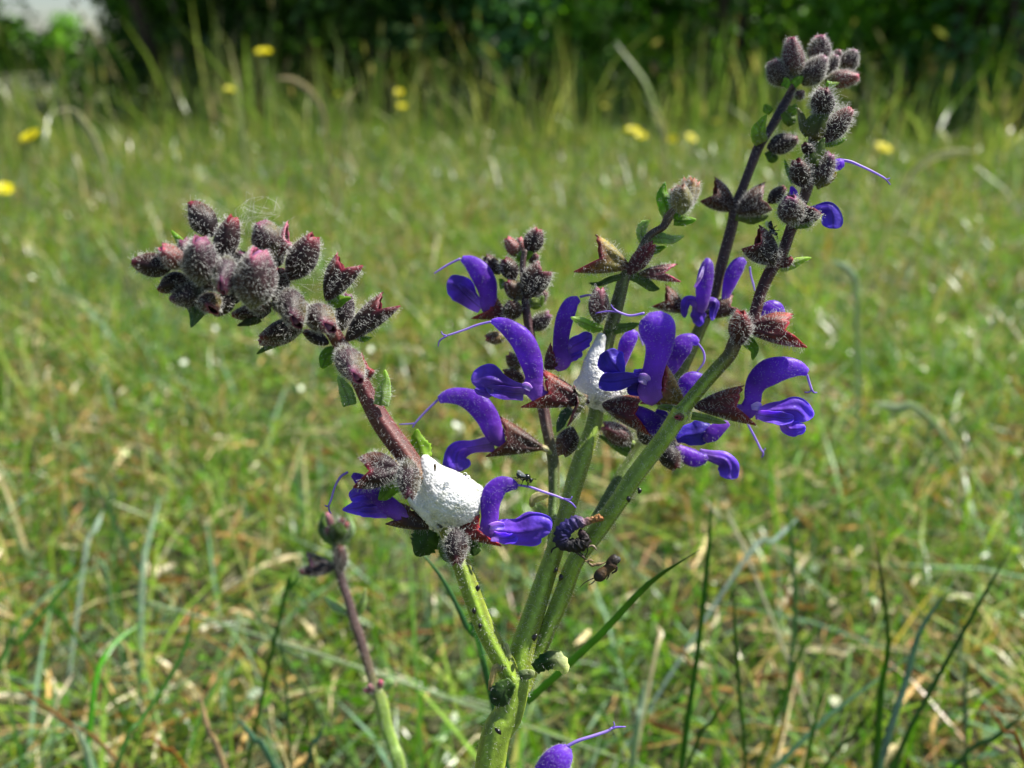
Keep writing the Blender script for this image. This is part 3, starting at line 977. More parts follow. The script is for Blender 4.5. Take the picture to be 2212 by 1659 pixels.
def stalk(parent, Lpts, col, name='branch', m=16, n=60, dens=1.6, ln=.5e-3, sq=.1, gland=.25, rb=1.0, stripes=True):
    """Lpts: (x, y, half width px, depth) in photo px"""
    c = np.array([PX(x, y, d) for (x, y, w, d) in Lpts])
    w = np.array([w_ * d / FPX for (x, y, w_, d) in Lpts])
    V, F, C, s, ang, c0, c1 = loft(c, w, rb, n=n, m=m, col=np.array([H_(q) for q in col]) if len(col) != 1 else H_(col[0]), sq=sq, tw=.5)
    if stripes:
        # pale ridges and darker grooves run along the four-cornered stem
        rid = np.cos(4 * ang)[:, None]
        C = C * (1 + .26 * rid)
        pur = np.clip(np.cos(2 * ang + .7), 0, 1)[:, None] * .35
        C = C * (1 - pur) + C * np.array((1.15, .62, .8)) * pur
        st_ = np.random.default_rng(nxt()).uniform(.82, 1.15, m)
        C[:-2] = C[:-2] * np.tile(st_, n)[:, None]
        lg = 1 + .18 * np.sin(s * 37 + 2 * ang) * np.sin(s * 91 + 3 * ang)
        C = C * lg[:, None]
    F = np.vstack([F, c0, c1])
    o = mesh_obj(name, V, tris(F), np.clip(C, 0, 1), M['stem'], parent)
    if dens:
        hairs(o, V, F, dens, ln, gland, wild=.6)
    return o


def style_mesh(k, L, dep, fork=(), r=None, col='b49aec'):
    c, w = ctrl(k, L, dep)
    parts_ = [tube(c, w, n=22, m=7, col=[H_('9478dc'), H_(col), H_(col)])]
    for fk in fork:
        c, w = ctrl(k, fk, dep)
        parts_.append(tube(c, w, n=8, m=6, col=H_('8c70d8')))
    return merge(*parts_)


def flower(plant, k, dep, hood, lips=(), style=None, fork=(), cal=None, rb=.5, col=None, hd=2.4, ln=.4e-3, throat=None, rim=True, ks=None, cal_k=None, cal_dep=None):
    c, w = ctrl(k, hood, dep)
    V, F, C, s, ang, c0, c1 = loft(c, w, rb, n=34, m=18, col=np.array(col if col else PETAL))
    # keel along the back of the hood and faint dark veins
    C = C * (1 - .42 * np.exp(-((np.cos(ang) + .3) / .07) ** 2)[:, None] * np.sin(np.pi * s)[:, None])
    F = np.vstack([F, c0, c1])
    o = mesh_obj('flower', V, tris(F), np.clip(C, 0, 1), M['petal'], plant)
    hairs(o, V, F, hd * 1.2, ln * .62, 1.0, rad=.008e-3, wild=.3, mask=np.clip((s - .2) * 2, 0.05, 1), gr=.034e-3)
    for i, lp in enumerate(lips):
        kw = {}
        if isinstance(lp, dict):
            kw = {q: v for q, v in lp.items() if q not in ('p', 'k')}
            kk = lp.get('k', k); lp = lp['p']
        else:
            kk = k
        Vp, Fp, Cp = petal(kk, lp, dep, seed=nxt(), **kw)
        mesh_obj('lower_lip', Vp, Fp, Cp, M['petal'], o, solid=.00014, sub=1)
    if throat:
        Vp, Fp, Cp = petal(k, throat, dep, cup=-.4, ruf=.05, col=[H_('b8a4e4'), H_('d0c2f0'), H_('8a6ad0')], seed=nxt())
        mesh_obj('throat', Vp, Fp, Cp, M['petal'], o, solid=.00012)
    if style:
        Vs, Fs, Cs = style_mesh(ks or k, style, dep, fork)
        mesh_obj('style', Vs, tris(Fs), Cs, M['style'], o)
    if cal:
        cal = dict(cal)
        calyx(o, cal.pop('k', k), cal.pop('B'), cal.pop('U'), cal.pop('L'), cal.pop('W'), cal.pop('dep', dep + .0004), **cal)
    return o


LEAFC = [H_('86a83c'), H_('7aa030'), H_('78a02c'), H_('8aac3c')]


def bract(parent, k, L, dep, col=None, cup=.35, ruf=.1, tooth=.06, hd=3.0, name='bract', ln=.5e-3, fold=0.0, m=9):
    V, F, C = petal(k, L, dep, cup, ruf, col or LEAFC, n=18, m=m, seed=nxt(), tooth=tooth, fold=fold)
    o = mesh_obj(name, V, F, C, M['leaf'], parent, solid=.00022)
    if hd:
        hairs(o, V, F, hd, ln, .3, both=True)
    return o


# ------------------------------------------------------------------ the sage plant
base = PX(930, 3700, .17); base[2] = 0
plant = thing('sage_plant', 'large hairy meadow sage with violet blue hooded flowers and forking stems', 'plant', base)
D0 = .150
GRN = ('6a8a30', '6f8c34', '7a9440', '6f8a34')
stalk(plant, [(1103, 1462, 26, .150), (1112, 1475, 29, .150), (1098, 1540, 30, .150), (1058, 1659, 31, .150), (1010, 2200, 33, .155), (960, 2900, 35, .162), (930, 3740, 36, .17)],
      ('88a438', '8aa63a', '86a238', '6a8a34'), 'stem', m=24, n=50, dens=1.0, sq=.075, ln=.4e-3)
# left flowering branch
DL = .147
stalk(plant, [(1118, 1482, 24, .150), (1085, 1425, 21, .149), (1048, 1358, 19, .148), (1020, 1285, 19, .147), (1002, 1232, 19, .147), (985, 1190, 18, .147), (955, 1115, 18, .147), (912, 1035, 19, .147),
              (878, 985, 21, .147), (828, 917, 21, .147), (792, 852, 18, .147), (760, 785, 16, .146), (730, 735, 15, .145), (700, 692, 13, .143), (655, 664, 12, .141), (600, 640, 11, .139), (540, 605, 10, .137), (470, 575, 9, .135), (400, 562, 7, .134), (350, 568, 4, .133)],
      ('8aa63a', '86a238', '84943a', '6a4a30', '5c2c2e', '64302e', '4a2428', '4a3428', '4a4a30'), 'branch', m=20, n=110, dens=3.0, ln=.55e-3)
# central branch
DC = .157
stalk(plant, [(1112, 1484, 28, .151), (1130, 1399, 24, .151), (1158, 1310, 21, .152), (1183, 1234, 19, .153), (1208, 1160, 17, .154), (1228, 1091, 17, .155), (1245, 1031, 19, .156), (1265, 970, 18, .157), (1283, 916, 16, .158),
              (1293, 855, 15, .159), (1303, 780, 15, .159), (1314, 730, 14, .159), (1325, 690, 14, .159), (1337, 644, 14, .159), (1350, 597, 12, .158), (1373, 560, 8, .157), (1400, 512, 8, .156), (1432, 490, 8, .156), (1444, 470, 10, .156), (1466, 440, 8, .156)],
      ('88a438', '86a238', '849c38', '7c9436', '6a7a38', '5c6634', '566238', '4a3a30', '7a6a48'), 'branch', m=20, n=110, dens=3.0)
# right branch
DR = .148
stalk(plant, [(1120, 1488, 24, .151), (1150, 1432, 18, .152), (1172, 1388, 16, .152), (1218, 1278, 18, .152), (1243, 1212, 18, .151), (1291, 1146, 19, .150), (1338, 1080, 19, .149), (1369, 1031, 19, .149), (1428, 954, 19, .148), (1455, 915, 20, .148), (1471, 890, 22, .148)],
      ('84a038', '809c36', '7e9a36', '829e38', '96b03c'), 'branch', m=20, n=70, dens=3.4)
stalk(plant, [(1468, 895, 17, .148), (1484, 874, 14, .148), (1501, 852, 14, .148), (1546, 800, 14, .1475), (1575, 768, 14, .147), (1589, 738, 15, .147), (1605, 722, 13, .147), (1627, 690, 13, .147), (1643, 634, 12, .147), (1663, 588, 13, .147), (1689, 549, 12, .147), (1706, 502, 12, .147), (1714, 482, 13, .147), (1728, 450, 11, .147), (1745, 402, 12, .147), (1752, 366, 11, .147), (1756, 304, 11, .147), (1766, 245, 12, .147), (1768, 215, 6, .147)],
      ('84a03a', '78902f', '5a4a2c', '44201f', '42201f', '44241f', '4a3226', '5a5230', '4a3a2c'), 'branch', m=18, n=110, dens=3.4, ln=.6e-3)
# two thinner stems behind
DB = .176
stalk(plant, [(1195, 1330, 13, .160), (1250, 1195, 14, .166), (1300, 1105, 14, .170), (1342, 1035, 16, .173), (1380, 975, 14, .175), (1430, 890, 12, .176), (1478, 790, 12, .176), (1510, 715, 13, .176), (1530, 672, 12, .176), (1545, 632, 11, .176), (1557, 578, 12, .176), (1582, 485, 12, .176), (1588, 450, 12, .176), (1604, 408, 10, .176), (1622, 360, 10, .176), (1640, 315, 11, .176), (1660, 285, 9, .176), (1676, 258, 10, .176), (1702, 212, 10, .176), (1719, 178, 6, .176)],
      ('5c7434', '5c7434', '6a7a38', '6a7238', '4f3c2e', '44302c', '443034', '40343c', '463a44'), 'branch', m=16, n=90, dens=2.0, ln=.45e-3, gland=.1)
DK = .170
stalk(plant, [(1175, 1290, 10, .156), (1193, 1190, 11, .162), (1196, 1100, 11, .167), (1196, 1000, 12, .169), (1184, 940, 11, .169), (1174, 885, 12, .170), (1160, 800, 11, .170), (1145, 720, 10, .170), (1137, 670, 9, .170), (1132, 615, 8, .170), (1129, 575, 7, .170), (1134, 540, 6, .170)],
      ('66803a', '5f7838', '56503a', '55323a', '4f363a', '4a343a', '4a3a34'), 'branch', m=14, n=70, dens=1.6, ln=.4e-3, gland=.1)

# ---- left spike: buds of the nodding tip
LT = .136
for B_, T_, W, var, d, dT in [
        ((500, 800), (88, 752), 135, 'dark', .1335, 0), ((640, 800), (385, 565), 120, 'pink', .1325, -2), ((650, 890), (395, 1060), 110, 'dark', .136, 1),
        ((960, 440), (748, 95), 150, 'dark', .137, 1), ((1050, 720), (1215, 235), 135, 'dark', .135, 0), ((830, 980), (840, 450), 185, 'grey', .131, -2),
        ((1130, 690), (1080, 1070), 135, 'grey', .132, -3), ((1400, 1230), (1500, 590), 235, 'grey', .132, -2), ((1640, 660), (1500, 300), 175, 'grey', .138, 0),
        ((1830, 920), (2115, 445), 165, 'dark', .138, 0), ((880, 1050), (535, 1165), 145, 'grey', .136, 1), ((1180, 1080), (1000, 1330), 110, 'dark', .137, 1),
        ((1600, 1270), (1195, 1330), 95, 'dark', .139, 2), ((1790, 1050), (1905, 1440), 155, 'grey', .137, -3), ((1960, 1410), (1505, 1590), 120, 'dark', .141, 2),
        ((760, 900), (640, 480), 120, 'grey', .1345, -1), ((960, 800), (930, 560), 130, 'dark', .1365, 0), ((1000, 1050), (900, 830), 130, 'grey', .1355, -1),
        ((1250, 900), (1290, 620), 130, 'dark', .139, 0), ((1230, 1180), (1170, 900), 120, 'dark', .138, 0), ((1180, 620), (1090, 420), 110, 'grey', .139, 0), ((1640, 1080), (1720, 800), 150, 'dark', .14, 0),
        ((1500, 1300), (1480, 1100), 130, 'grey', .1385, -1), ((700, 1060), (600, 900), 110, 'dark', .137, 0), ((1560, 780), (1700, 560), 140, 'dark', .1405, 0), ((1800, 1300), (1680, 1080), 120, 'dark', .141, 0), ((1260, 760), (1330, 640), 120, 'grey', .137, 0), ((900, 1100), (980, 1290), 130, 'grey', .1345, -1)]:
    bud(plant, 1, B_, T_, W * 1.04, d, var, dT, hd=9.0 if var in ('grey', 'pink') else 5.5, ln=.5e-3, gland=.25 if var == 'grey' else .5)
bract(plant, 1, [(800, 1090, 90), (790, 1250, 120), (770, 1360, 60), (735, 1465, 8)], .137, [H_('55703a'), H_('5f7a4a'), H_('6a8460')], hd=4)
bract(plant, 1, [(640, 600, 45), (600, 510, 40), (515, 395, 6)], .135, hd=4)
bract(plant, 1, [(1470, 1340, 70), (1370, 1400, 45), (1245, 1445, 6)], .139, [H_('4a5a30'), H_('3a4428')], hd=4)
calyx(plant, 1, (1640, 700), (1800, 300), (1850, 560), 110, .139, 'pink', 'bud', .8, 1.0, hd=7)
# ---- left spike: the middle
calyx(plant, 2, (850, 540), (968, 50), (1265, 165), 135, .1415, 'dark', 'bud', .62, 1.15)
calyx(plant, 2, (1075, 985), (1458, 488), (1682, 612), 130, .1435, 'dark', 'bud', .62, 1.1)
bud(plant, 2, (1010, 880), (1095, 480), 110, .1455, 'grey', 1, hd=7)
bud(plant, 2, (660, 640), (905, 880), 165, .139, 'grey', -2, hd=10, gland=.2)
bud(plant, 2, (860, 1030), (595, 905), 75, .144, 'dark', 1)
bud(plant, 2, (1010, 1080), (1205, 1450), 155, .1415, 'grey', -3, hd=11, gland=.2)
calyx(plant, 2, (1230, 1480), (1240, 1150), (1385, 1340), 80, .1475, 'red', 'bud', .7, 1.0)
bud(plant, 2, (560, 860), (110, 1030), 115, .143, 'green', 2)
bract(plant, 2, [(980, 1120, 40), (870, 1160, 90), (820, 1250, 60), (800, 1310, 14)], .145, hd=4)
bract(plant, 2, [(1440, 1720, 85), (1470, 1560, 80), (1500, 1440, 40), (1492, 1325, 6)], .1445, [H_('9ab468'), H_('a0ba70'), H_('a4be5c')], hd=14, ln=.8e-3, fold=.5)
bract(plant, 2, [(1100, 1720, 70), (1070, 1600, 80), (1020, 1480, 50), (975, 1390, 8)], .1465, [H_('90aa64'), H_('9cb474'), H_('a8be88')], hd=14, ln=.8e-3)
bract(plant, 2, [(1160, 960, 30), (1260, 985, 30), (1355, 965, 5)], .1445, hd=5, ln=.7e-3)
bract(plant, 2, [(860, 590, 30), (960, 570, 70), (1060, 540, 30), (1120, 530, 6)], .1435, hd=3)
bract(plant, 2, [(560, 860, 50), (340, 980, 60), (180, 1080, 30), (75, 1150, 6)], .1445, [H_('5c7434'), H_('66803c')], hd=4)

# ---- left spike: whorl with the foam
calyx(plant, 3, (700, 560), (380, 475), (315, 712), 120, .1445, 'dark', 'bud', .55, 1.35, dz=(0, 0, -1), hd=6)
bud(plant, 3, (765, 480), (775, 800), 95, .1415, 'grey', -1, hd=9, gland=.6)
bud(plant, 3, (1150, 1040), (1155, 1335), 95, .1425, 'dark', -1, hd=9, gland=.4)
bract(plant, 3, [(900, 470, 60), (870, 390, 80), (840, 310, 50), (842, 232, 8)], .149, [H_('8fae3a'), H_('8aae30'), H_('94b43a')], hd=4, tooth=.1)
bract(plant, 3, [(720, 620, 60), (640, 680, 75), (580, 760, 50), (530, 800, 8)], .1465, hd=3)
bract(plant, 3, [(1010, 1040, 80), (930, 1100, 130), (880, 1180, 100), (830, 1250, 25)], .150, [H_('4f7028'), H_('4a6c26'), H_('446424')], hd=1.5, tooth=.14)
bract(plant, 3, [(1200, 1060, 70), (1260, 1120, 90), (1300, 1190, 60), (1290, 1250, 20)], .150, [H_('4a6a28'), H_('446426')], hd=1.5, tooth=.12)
bract(plant, 3, [(1090, 1100, 60), (1060, 1180, 50), (1080, 1260, 40), (1120, 1300, 10)], .1475, [H_('6a8438'), H_('5c7634')], hd=5)
# flower left of the foam, hood hidden behind the calyx
flower(plant, 3, .148, [(760, 960, 40), (680, 900, 70), (580, 820, 75), (470, 720, 70), (380, 640, 50), (320, 600, 20)],
       lips=[{'p': [(700, 900, 55), (580, 880, 75), (460, 850, 95), (350, 870, 60), (240, 882, 14)], 'cup': .35, 'ruf': .16},
             {'p': [(560, 800, 40), (460, 760, 75), (370, 760, 70), (300, 790, 40)], 'cup': -.3, 'ruf': .16},
             {'p': [(600, 900, 50), (500, 900, 45), (420, 900, 40), (350, 890, 20)], 'cup': -.3, 'ruf': .1}],
       style=[(285, 580, 10), (225, 620, 10), (180, 700, 9), (150, 800, 9), (130, 850, 8)], fork=[[(130, 850, 7), (135, 890, 6), (152, 915, 4)], [(132, 845, 6), (115, 855, 6), (98, 845, 4)]],
       cal={'B': (960, 1020), 'U': (690, 830), 'L': (575, 1000), 'W': 75, 'var': 'brown', 'dep': .149, 'hd': 2.0})
# flower right of the foam, with the wasp
flower(plant, 3, .1465, [(1300, 1090, 30), (1390, 1060, 62), (1425, 960, 70), (1428, 860, 76), (1448, 760, 88), (1510, 690, 76), (1590, 680, 56), (1650, 700, 22)],
       lips=[{'p': [(1400, 1060, 70), (1520, 1050, 85), (1640, 1065, 112), (1760, 1045, 138), (1850, 1030, 118), (1912, 1060, 60)], 'cup': .3, 'ruf': .09, 'tooth': .02},
             {'p': [(1440, 1090, 40), (1540, 1110, 45), (1610, 1110, 40), (1650, 1090, 20)], 'cup': -.5, 'ruf': .2}],
       throat=[(1420, 1020, 20, -.5), (1480, 1010, 34, -1), (1545, 1015, 28, -1)],
       style=[(1640, 682, 9), (1750, 700, 10), (1850, 735, 10), (1950, 768, 9), (2020, 795, 8)], fork=[[(2015, 793, 8), (2080, 825, 7), (2120, 868, 5)], [(2020, 792, 6), (2070, 800, 6), (2088, 775, 4)]],
       cal={'B': (1110, 1050), 'U': (1335, 860), 'L': (1535, 1185), 'W': 80, 'var': 'red', 'dep': .1475})

# ---- second stem behind, left: its flowers
flower(plant, 4, .1665, [(1000, 1590, 45), (950, 1540, 90), (890, 1440, 112), (825, 1290, 128), (700, 1140, 132), (540, 1070, 102), (400, 1065, 80), (290, 1105, 40)],
       lips=[{'p': [(1460, 350, 70), (1310, 372, 52), (1200, 400, 78), (1160, 450, 104), (1158, 520, 112), (1165, 580, 88)], 'k': 3, 'cup': .18, 'ruf': .09}],
       style=[(285, 1100, 14), (150, 1230, 13), (40, 1350, 12), (0, 1410, 9)], fork=[[(30, 1365, 9), (-40, 1370, 7), (-150, 1375, 5)]],
       cal={'k': 3, 'B': (1850, 385), 'U': (1505, 135), 'L': (1380, 465), 'W': 80, 'var': 'brown', 'dep': .1675, 'hd': 3})
stalk(plant, [(1196, 985, 5, .169), (1184, 972, 6, .168), (1168, 966, 7, .1675)], ('8aa45a', '9a8a6a'), 'pedicel', m=8, n=8, dens=2)
flower(plant, 5, .172, [(930, 1050, 40), (850, 980, 85), (840, 850, 96), (812, 700, 120), (740, 570, 118), (645, 475, 86), (545, 425, 34)],
       lips=[{'p': [(760, 980, 60), (640, 880, 105), (540, 770, 150), (440, 710, 120), (380, 690, 60)], 'cup': .3, 'ruf': .06},
             {'p': [(700, 880, 30), (620, 800, 36), (550, 740, 30), (500, 700, 14)], 'cup': -.3}],
       style=[(530, 428, 13), (400, 490, 12), (310, 545, 11), (238, 592, 7)],
       cal={'B': (1060, 1090), 'U': (905, 815), 'L': (630, 1095), 'W': 70, 'var': 'red', 'dep': .1725, 'hd': 3})
for B_, T_, W, var, d in [((1290, 360), (1400, 95), 115, 'dark', .172), ((1170, 400), (1035, 195), 80, 'pink', .172), ((960, 590), (800, 395), 80, 'brown', .174),
                          ((1130, 650), (1005, 425), 105, 'dark', .170), ((1210, 870), (1030, 670), 105, 'green', .170), ((1110, 1100), (1098, 885), 115, 'brown', .169),
                          ((1320, 1210), (1530, 1030), 95, 'grey', .171), ((1020, 1300), (800, 1310), 75, 'green', .174), ((1370, 920), (1480, 790), 70, 'green', .174),
                          ((1210, 400), (1180, 190), 60, 'pink', .175), ((1300, 480), (1385, 380), 50, 'pink', .174)]:
    bud(plant, 5, B_, T_, W, d, var, 0, hd=6, gland=.3)
calyx(plant, 5, (1250, 850), (1400, 465), (1555, 575), 140, .1685, 'dark', 'bud', .7, 1.35, hd=6)
bud(plant, 4, (1180, 770), (1050, 595), 80, .1725, 'green', 0, hd=5)
bud(plant, 4, (1240, 890), (990, 800), 80, .172, 'brown', 0, hd=5)
bract(plant, 5, [(1150, 420, 40), (1230, 400, 60), (1330, 360, 14)], .171, hd=3)
bract(plant, 5, [(1280, 900, 50), (1380, 920, 60), (1450, 840, 16)], .171, [H_('8a9a4a'), H_('7a9440')], hd=3)
bract(plant, 5, [(1000, 760, 30), (990, 690, 30), (960, 650, 10)], .171, hd=2)

# ---- central stem: whorl with the second foam
flower(plant, 4, .1505, [(1520, 1070, 50), (1410, 1060, 92), (1335, 960, 108), (1345, 850, 100), (1308, 660, 130), (1210, 445, 132), (1055, 305, 98), (945, 250, 62), (870, 235, 22)],
       lips=[{'p': [(1290, 1000, 60), (1130, 960, 60), (1000, 920, 90), (880, 880, 165), (770, 870, 150), (650, 895, 70)], 'cup': .35, 'ruf': .08},
             {'p': [(1230, 1040, 70), (1080, 1030, 75), (930, 1010, 72), (810, 955, 30)], 'cup': -.4, 'ruf': .08},
             {'p': [(900, 1010, 40), (830, 1030, 50), (740, 1010, 40), (690, 980, 20)], 'cup': .3}],
       throat=[(1310, 990, 26, -.8), (1260, 950, 40, -1), (1220, 960, 30, -1)],
       style=[(875, 238, 13), (720, 275, 13), (560, 335, 12), (380, 395, 11)], fork=[[(385, 392, 11), (300, 450, 9), (283, 515, 5)], [(385, 395, 8), (335, 380, 8), (318, 345, 5)]],
       cal={'B': (1940, 1130), 'U': (1440, 775), 'L': (1175, 1198), 'W': 120, 'var': 'red', 'dep': .1515, 'hd': 3.4})
flower(plant, 5, .158, [(1560, 1620, 70), (1640, 1550, 118), (1635, 1440, 88), (1650, 1250, 92), (1690, 1070, 98), (1755, 930, 84), (1840, 870, 36)],
       lips=[{'p': [(1660, 1500, 70), (1770, 1400, 85), (1870, 1350, 95), (1940, 1310, 80), (1990, 1310, 40)], 'cup': .3, 'ruf': .12},
             {'p': [(1740, 1430, 40), (1660, 1360, 42), (1590, 1285, 8)], 'cup': -.2}, {'p': [(1700, 1560, 40), (1800, 1500, 50), (1880, 1470, 30)], 'cup': .3}],
       style=[(1850, 850, 14), (1960, 830, 13), (2060, 850, 12), (2150, 890, 6)],
       cal={'B': (1470, 1650), 'U': (1530, 1370), 'L': (1735, 1625), 'W': 80, 'var': 'red', 'dep': .1585})
flower(plant, 6, .1500, [(800, 960, 60), (740, 880, 108), (745, 780, 92), (785, 620, 95), (815, 490, 122), (800, 360, 156), (785, 265, 134), (775, 205, 55)],
       lips=[{'p': [(650, 760, 36), (540, 775, 66), (430, 795, 82), (350, 790, 76), (310, 780, 55)], 'cup': -.25, 'ruf': .06, 'col': [H_('6a50c8'), H_('5a44cc'), H_('5a46d0')]},
             {'p': [(500, 730, 40), (450, 670, 100), (410, 610, 122), (380, 550, 80), (370, 530, 40)], 'cup': .4, 'ruf': .08, 'col': [H_('5638c4'), H_('5640c8'), H_('5a46d0')]},
             {'p': [(740, 820, 50), (650, 850, 60), (580, 860, 50), (545, 850, 20)], 'cup': -.4, 'ruf': .05, 'col': [H_('4a28b0'), H_('3c1ea0'), H_('3c1ea0')]},
             {'p': [(700, 720, 30), (640, 720, 36), (600, 700, 14)], 'cup': -.4}],
       throat=[(720, 800, 26, -1), (690, 770, 44, -2), (640, 760, 34, -2)], rb=.72,
       style=[(690, 215, 11), (570, 236, 10), (470, 205, 9), (440, 185, 8)], fork=[[(480, 208, 8), (380, 200, 7), (278, 216, 4)], [(450, 192, 7), (425, 172, 6), (408, 140, 3)]],
       cal={'B': (1020, 975), 'U': (868, 648), 'L': (640, 985), 'W': 85, 'var': 'olive', 'dep': .1515, 'hd': 4})
flower(plant, 6, .161, [(860, 760, 40), (910, 680, 62), (960, 580, 80), (1010, 490, 92), (1085, 445, 60), (1145, 465, 26)], rb=.6,
       style=[(1142, 470, 9), (1190, 545, 9), (1190, 630, 9), (1130, 715, 7)])
flower(plant, 6, .155, [(990, 960, 40), (1030, 900, 70), (1060, 820, 92), (1110, 775, 72), (1200, 770, 32)], rb=.6)
flower(plant, 6, .166, [(470, 700, 40), (510, 580, 55), (545, 470, 68), (590, 400, 56), (620, 370, 22)], rb=.7, style=[(625, 372, 8), (660, 430, 8), (680, 490, 5)])
flower(plant, 6, .153, [(520, 1030, 40), (630, 1050, 58), (720, 1110, 84), (800, 1170, 86), (860, 1190, 60), (890, 1180, 20)], rb=.7, col=[H_('7a4cc0'), H_('5a30b4'), H_('4a26a8')],
       lips=[{'p': [(770, 1060, 40), (830, 1100, 70), (860, 1170, 60), (870, 1230, 20)], 'cup': .3, 'col': [H_('5230b8'), H_('4a28a8')]}],
       cal={'B': (350, 985), 'U': (660, 935), 'L': (750, 1260), 'W': 110, 'var': 'red', 'dep': .1535})
flower(plant, 6, .157, [(1400, 1140, 25), (1330, 1180, 55), (1250, 1240, 70), (1200, 1290, 30)], rb=.5,
       lips=[{'p': [(960, 1285, 30), (1030, 1250, 75), (1120, 1235, 105), (1200, 1210, 96), (1270, 1190, 50)], 'cup': .3, 'ruf': .12, 'col': [H_('4a30c0'), H_('5a48d4'), H_('5440cc')]}])
flower(plant, 6, .1685, [(940, 1350, 40), (1020, 1400, 66), (1110, 1440, 74), (1180, 1440, 50), (1220, 1420, 20)], rb=.7,
       lips=[{'p': [(1150, 1395, 40), (1270, 1425, 50), (1360, 1450, 74), (1400, 1510, 88), (1405, 1570, 86), (1400, 1615, 66)], 'cup': .18, 'ruf': .09}],
       style=[(1560, 1150, 9), (1620, 1260, 9), (1670, 1360, 9), (1690, 1385, 8)], fork=[[(1690, 1385, 8), (1690, 1415, 7), (1675, 1432, 5)], [(1690, 1380, 6), (1712, 1355, 4)]],
       cal={'B': (860, 1320), 'U': (990, 1330), 'L': (1150, 1515), 'W': 80, 'var': 'dark', 'dep': .1695, 'hd': 3})
# ---- right branch whorl
flower(plant, 6, .1485, [(1300, 1000, 35), (1430, 1040, 62), (1540, 1050, 74), (1600, 960, 72), (1610, 870, 78), (1650, 785, 98), (1740, 715, 116), (1860, 680, 100), (1980, 680, 70), (2065, 715, 32)],
       lips=[{'p': [(1620, 1070, 50), (1740, 1040, 60), (1850, 1030, 78), (1960, 1030, 110), (2030, 1080, 110), (2050, 1130, 70)], 'cup': .35, 'ruf': .12},
             {'p': [(1640, 1070, 40), (1750, 1090, 52), (1860, 1105, 55), (1950, 1100, 26)], 'cup': -.5, 'ruf': .1},
             {'p': [(1860, 1130, 40), (1910, 1190, 60), (1980, 1190, 60), (2050, 1190, 34)], 'cup': .2, 'ruf': .12}],
       throat=[(1590, 1010, 20, -1), (1640, 1000, 36, -1), (1670, 1010, 22, -1)],
       style=[(2060, 735, 11), (2080, 800, 10), (2100, 862, 10)], fork=[[(2100, 862, 9), (2120, 885, 8), (2146, 884, 5)], [(2098, 865, 7), (2075, 882, 6), (2040, 882, 5)]],
       cal={'B': (1120, 1000), 'U': (1515, 835), 'L': (1645, 1172), 'W': 95, 'var': 'red', 'dep': .149, 'hd': 4})
bract(plant, 6, [(1000, 1040, 30), (920, 1020, 26), (850, 1005, 20), (800, 1000, 5)], .1475, [H_('88a24a'), H_('5c7834'), H_('94a46a')], hd=5, ln=.7e-3)
bract(plant, 6, [(1090, 1080, 30), (1200, 1100, 32), (1300, 1125, 22), (1380, 1140, 5)], .1475, [H_('8aa050'), H_('9aac6c')], hd=6, ln=.7e-3)
bud(plant, 18, (1590, 430), (1500, 440), 60, .1465, 'green', -1, hd=4)
bud(plant, 6, (850, 1330), (955, 1535), 95, .166, 'dark', 0, hd=3)
bud(plant, 6, (780, 1290), (640, 1190), 90, .168, 'dark', 2, hd=2)
bud(plant, 6, (590, 1310), (330, 1160), 95, .176, 'pink', 0, hd=5)
bract(plant, 6, [(590, 1400, 40), (480, 1350, 40), (380, 1290, 20), (290, 1240, 5)], .176, [H_('8aa45c'), H_('7a944c'), H_('66803c')], hd=3)
stalk(plant, [(1390, 955, 6, .1755), (1372, 960, 9, .176), (1362, 955, 10, .176)], ('7a9440', '8aa050'), 'pedicel', m=8, n=8, dens=2)
# leafy bits and empty calyces round the second foam
calyx(plant, 4, (1930, 1060), (1795, 950), (1700, 1425), 85, .1505, 'spike', 'bud', .5, 1.0, hd=6, tooth=1.8)
bud(plant, 3, (2090, 230), (2010, 455), 95, .160, 'brown', 0, hd=4)
bract(plant, 4, [(1760, 1190, 40), (1680, 1280, 55), (1640, 1370, 45), (1598, 1460, 8)], .157, [H_('44604a'), H_('4a6650')], hd=4)
bud(plant, 5, (2055, 1130), (2075, 740), 120, .156, 'pink', 0, hd=6, ln=.75e-3)
bract(plant, 5, [(2110, 1200, 30), (2000, 1185, 55), (1880, 1130, 50), (1750, 1075, 10)], .155, [H_('7a9a3a'), H_('9ac040'), H_('b4c48a')], hd=5, ln=.7e-3, tooth=.12)
bract(plant, 6, [(370, 390, 30), (460, 350, 40), (560, 330, 32), (650, 305, 8)], .158, [H_('66843a'), H_('7a9a44')], hd=5, ln=.7e-3)
# ---- central stem: top
calyx(plant, 7, (860, 1150), (515, 815), (240, 1218), 130, .157, 'olive', 'bud', .52, 1.1, hd=4)
bud(plant, 7, (870, 1225), (1155, 890), 100, .1555, 'red', 0, hd=5)
calyx(plant, 7, (990, 1230), (1395, 1130), (1460, 1325), 75, .1575, 'pink', 'bud', .5, 1.0, hd=5)
bract(plant, 7, [(830, 1255, 30), (680, 1290, 34), (540, 1345, 24), (430, 1335, 5)], .1575, [H_('6a8444'), H_('4f6a3a')], hd=4)
bract(plant, 7, [(900, 1250, 50), (1030, 1300, 60), (1130, 1380, 45), (1210, 1400, 12)], .158, [H_('6f8c44'), H_('5c7a36')], hd=5)
bract(plant, 7, [(1320, 600, 70), (1280, 480, 80), (1245, 350, 60), (1272, 215, 6)], .1565, [H_('b0b46a'), H_('8cb830'), H_('7aa82c'), H_('6f9a30')], hd=5, ln=.8e-3)
bract(plant, 7, [(1380, 610, 40), (1430, 540, 40), (1440, 460, 30), (1400, 400, 8)], .1555, [H_('8cc030'), H_('6f9a30')], hd=3)
bract(plant, 7, [(1370, 650, 40), (1450, 650, 48), (1540, 640, 40), (1615, 630, 6)], .156, hd=4)
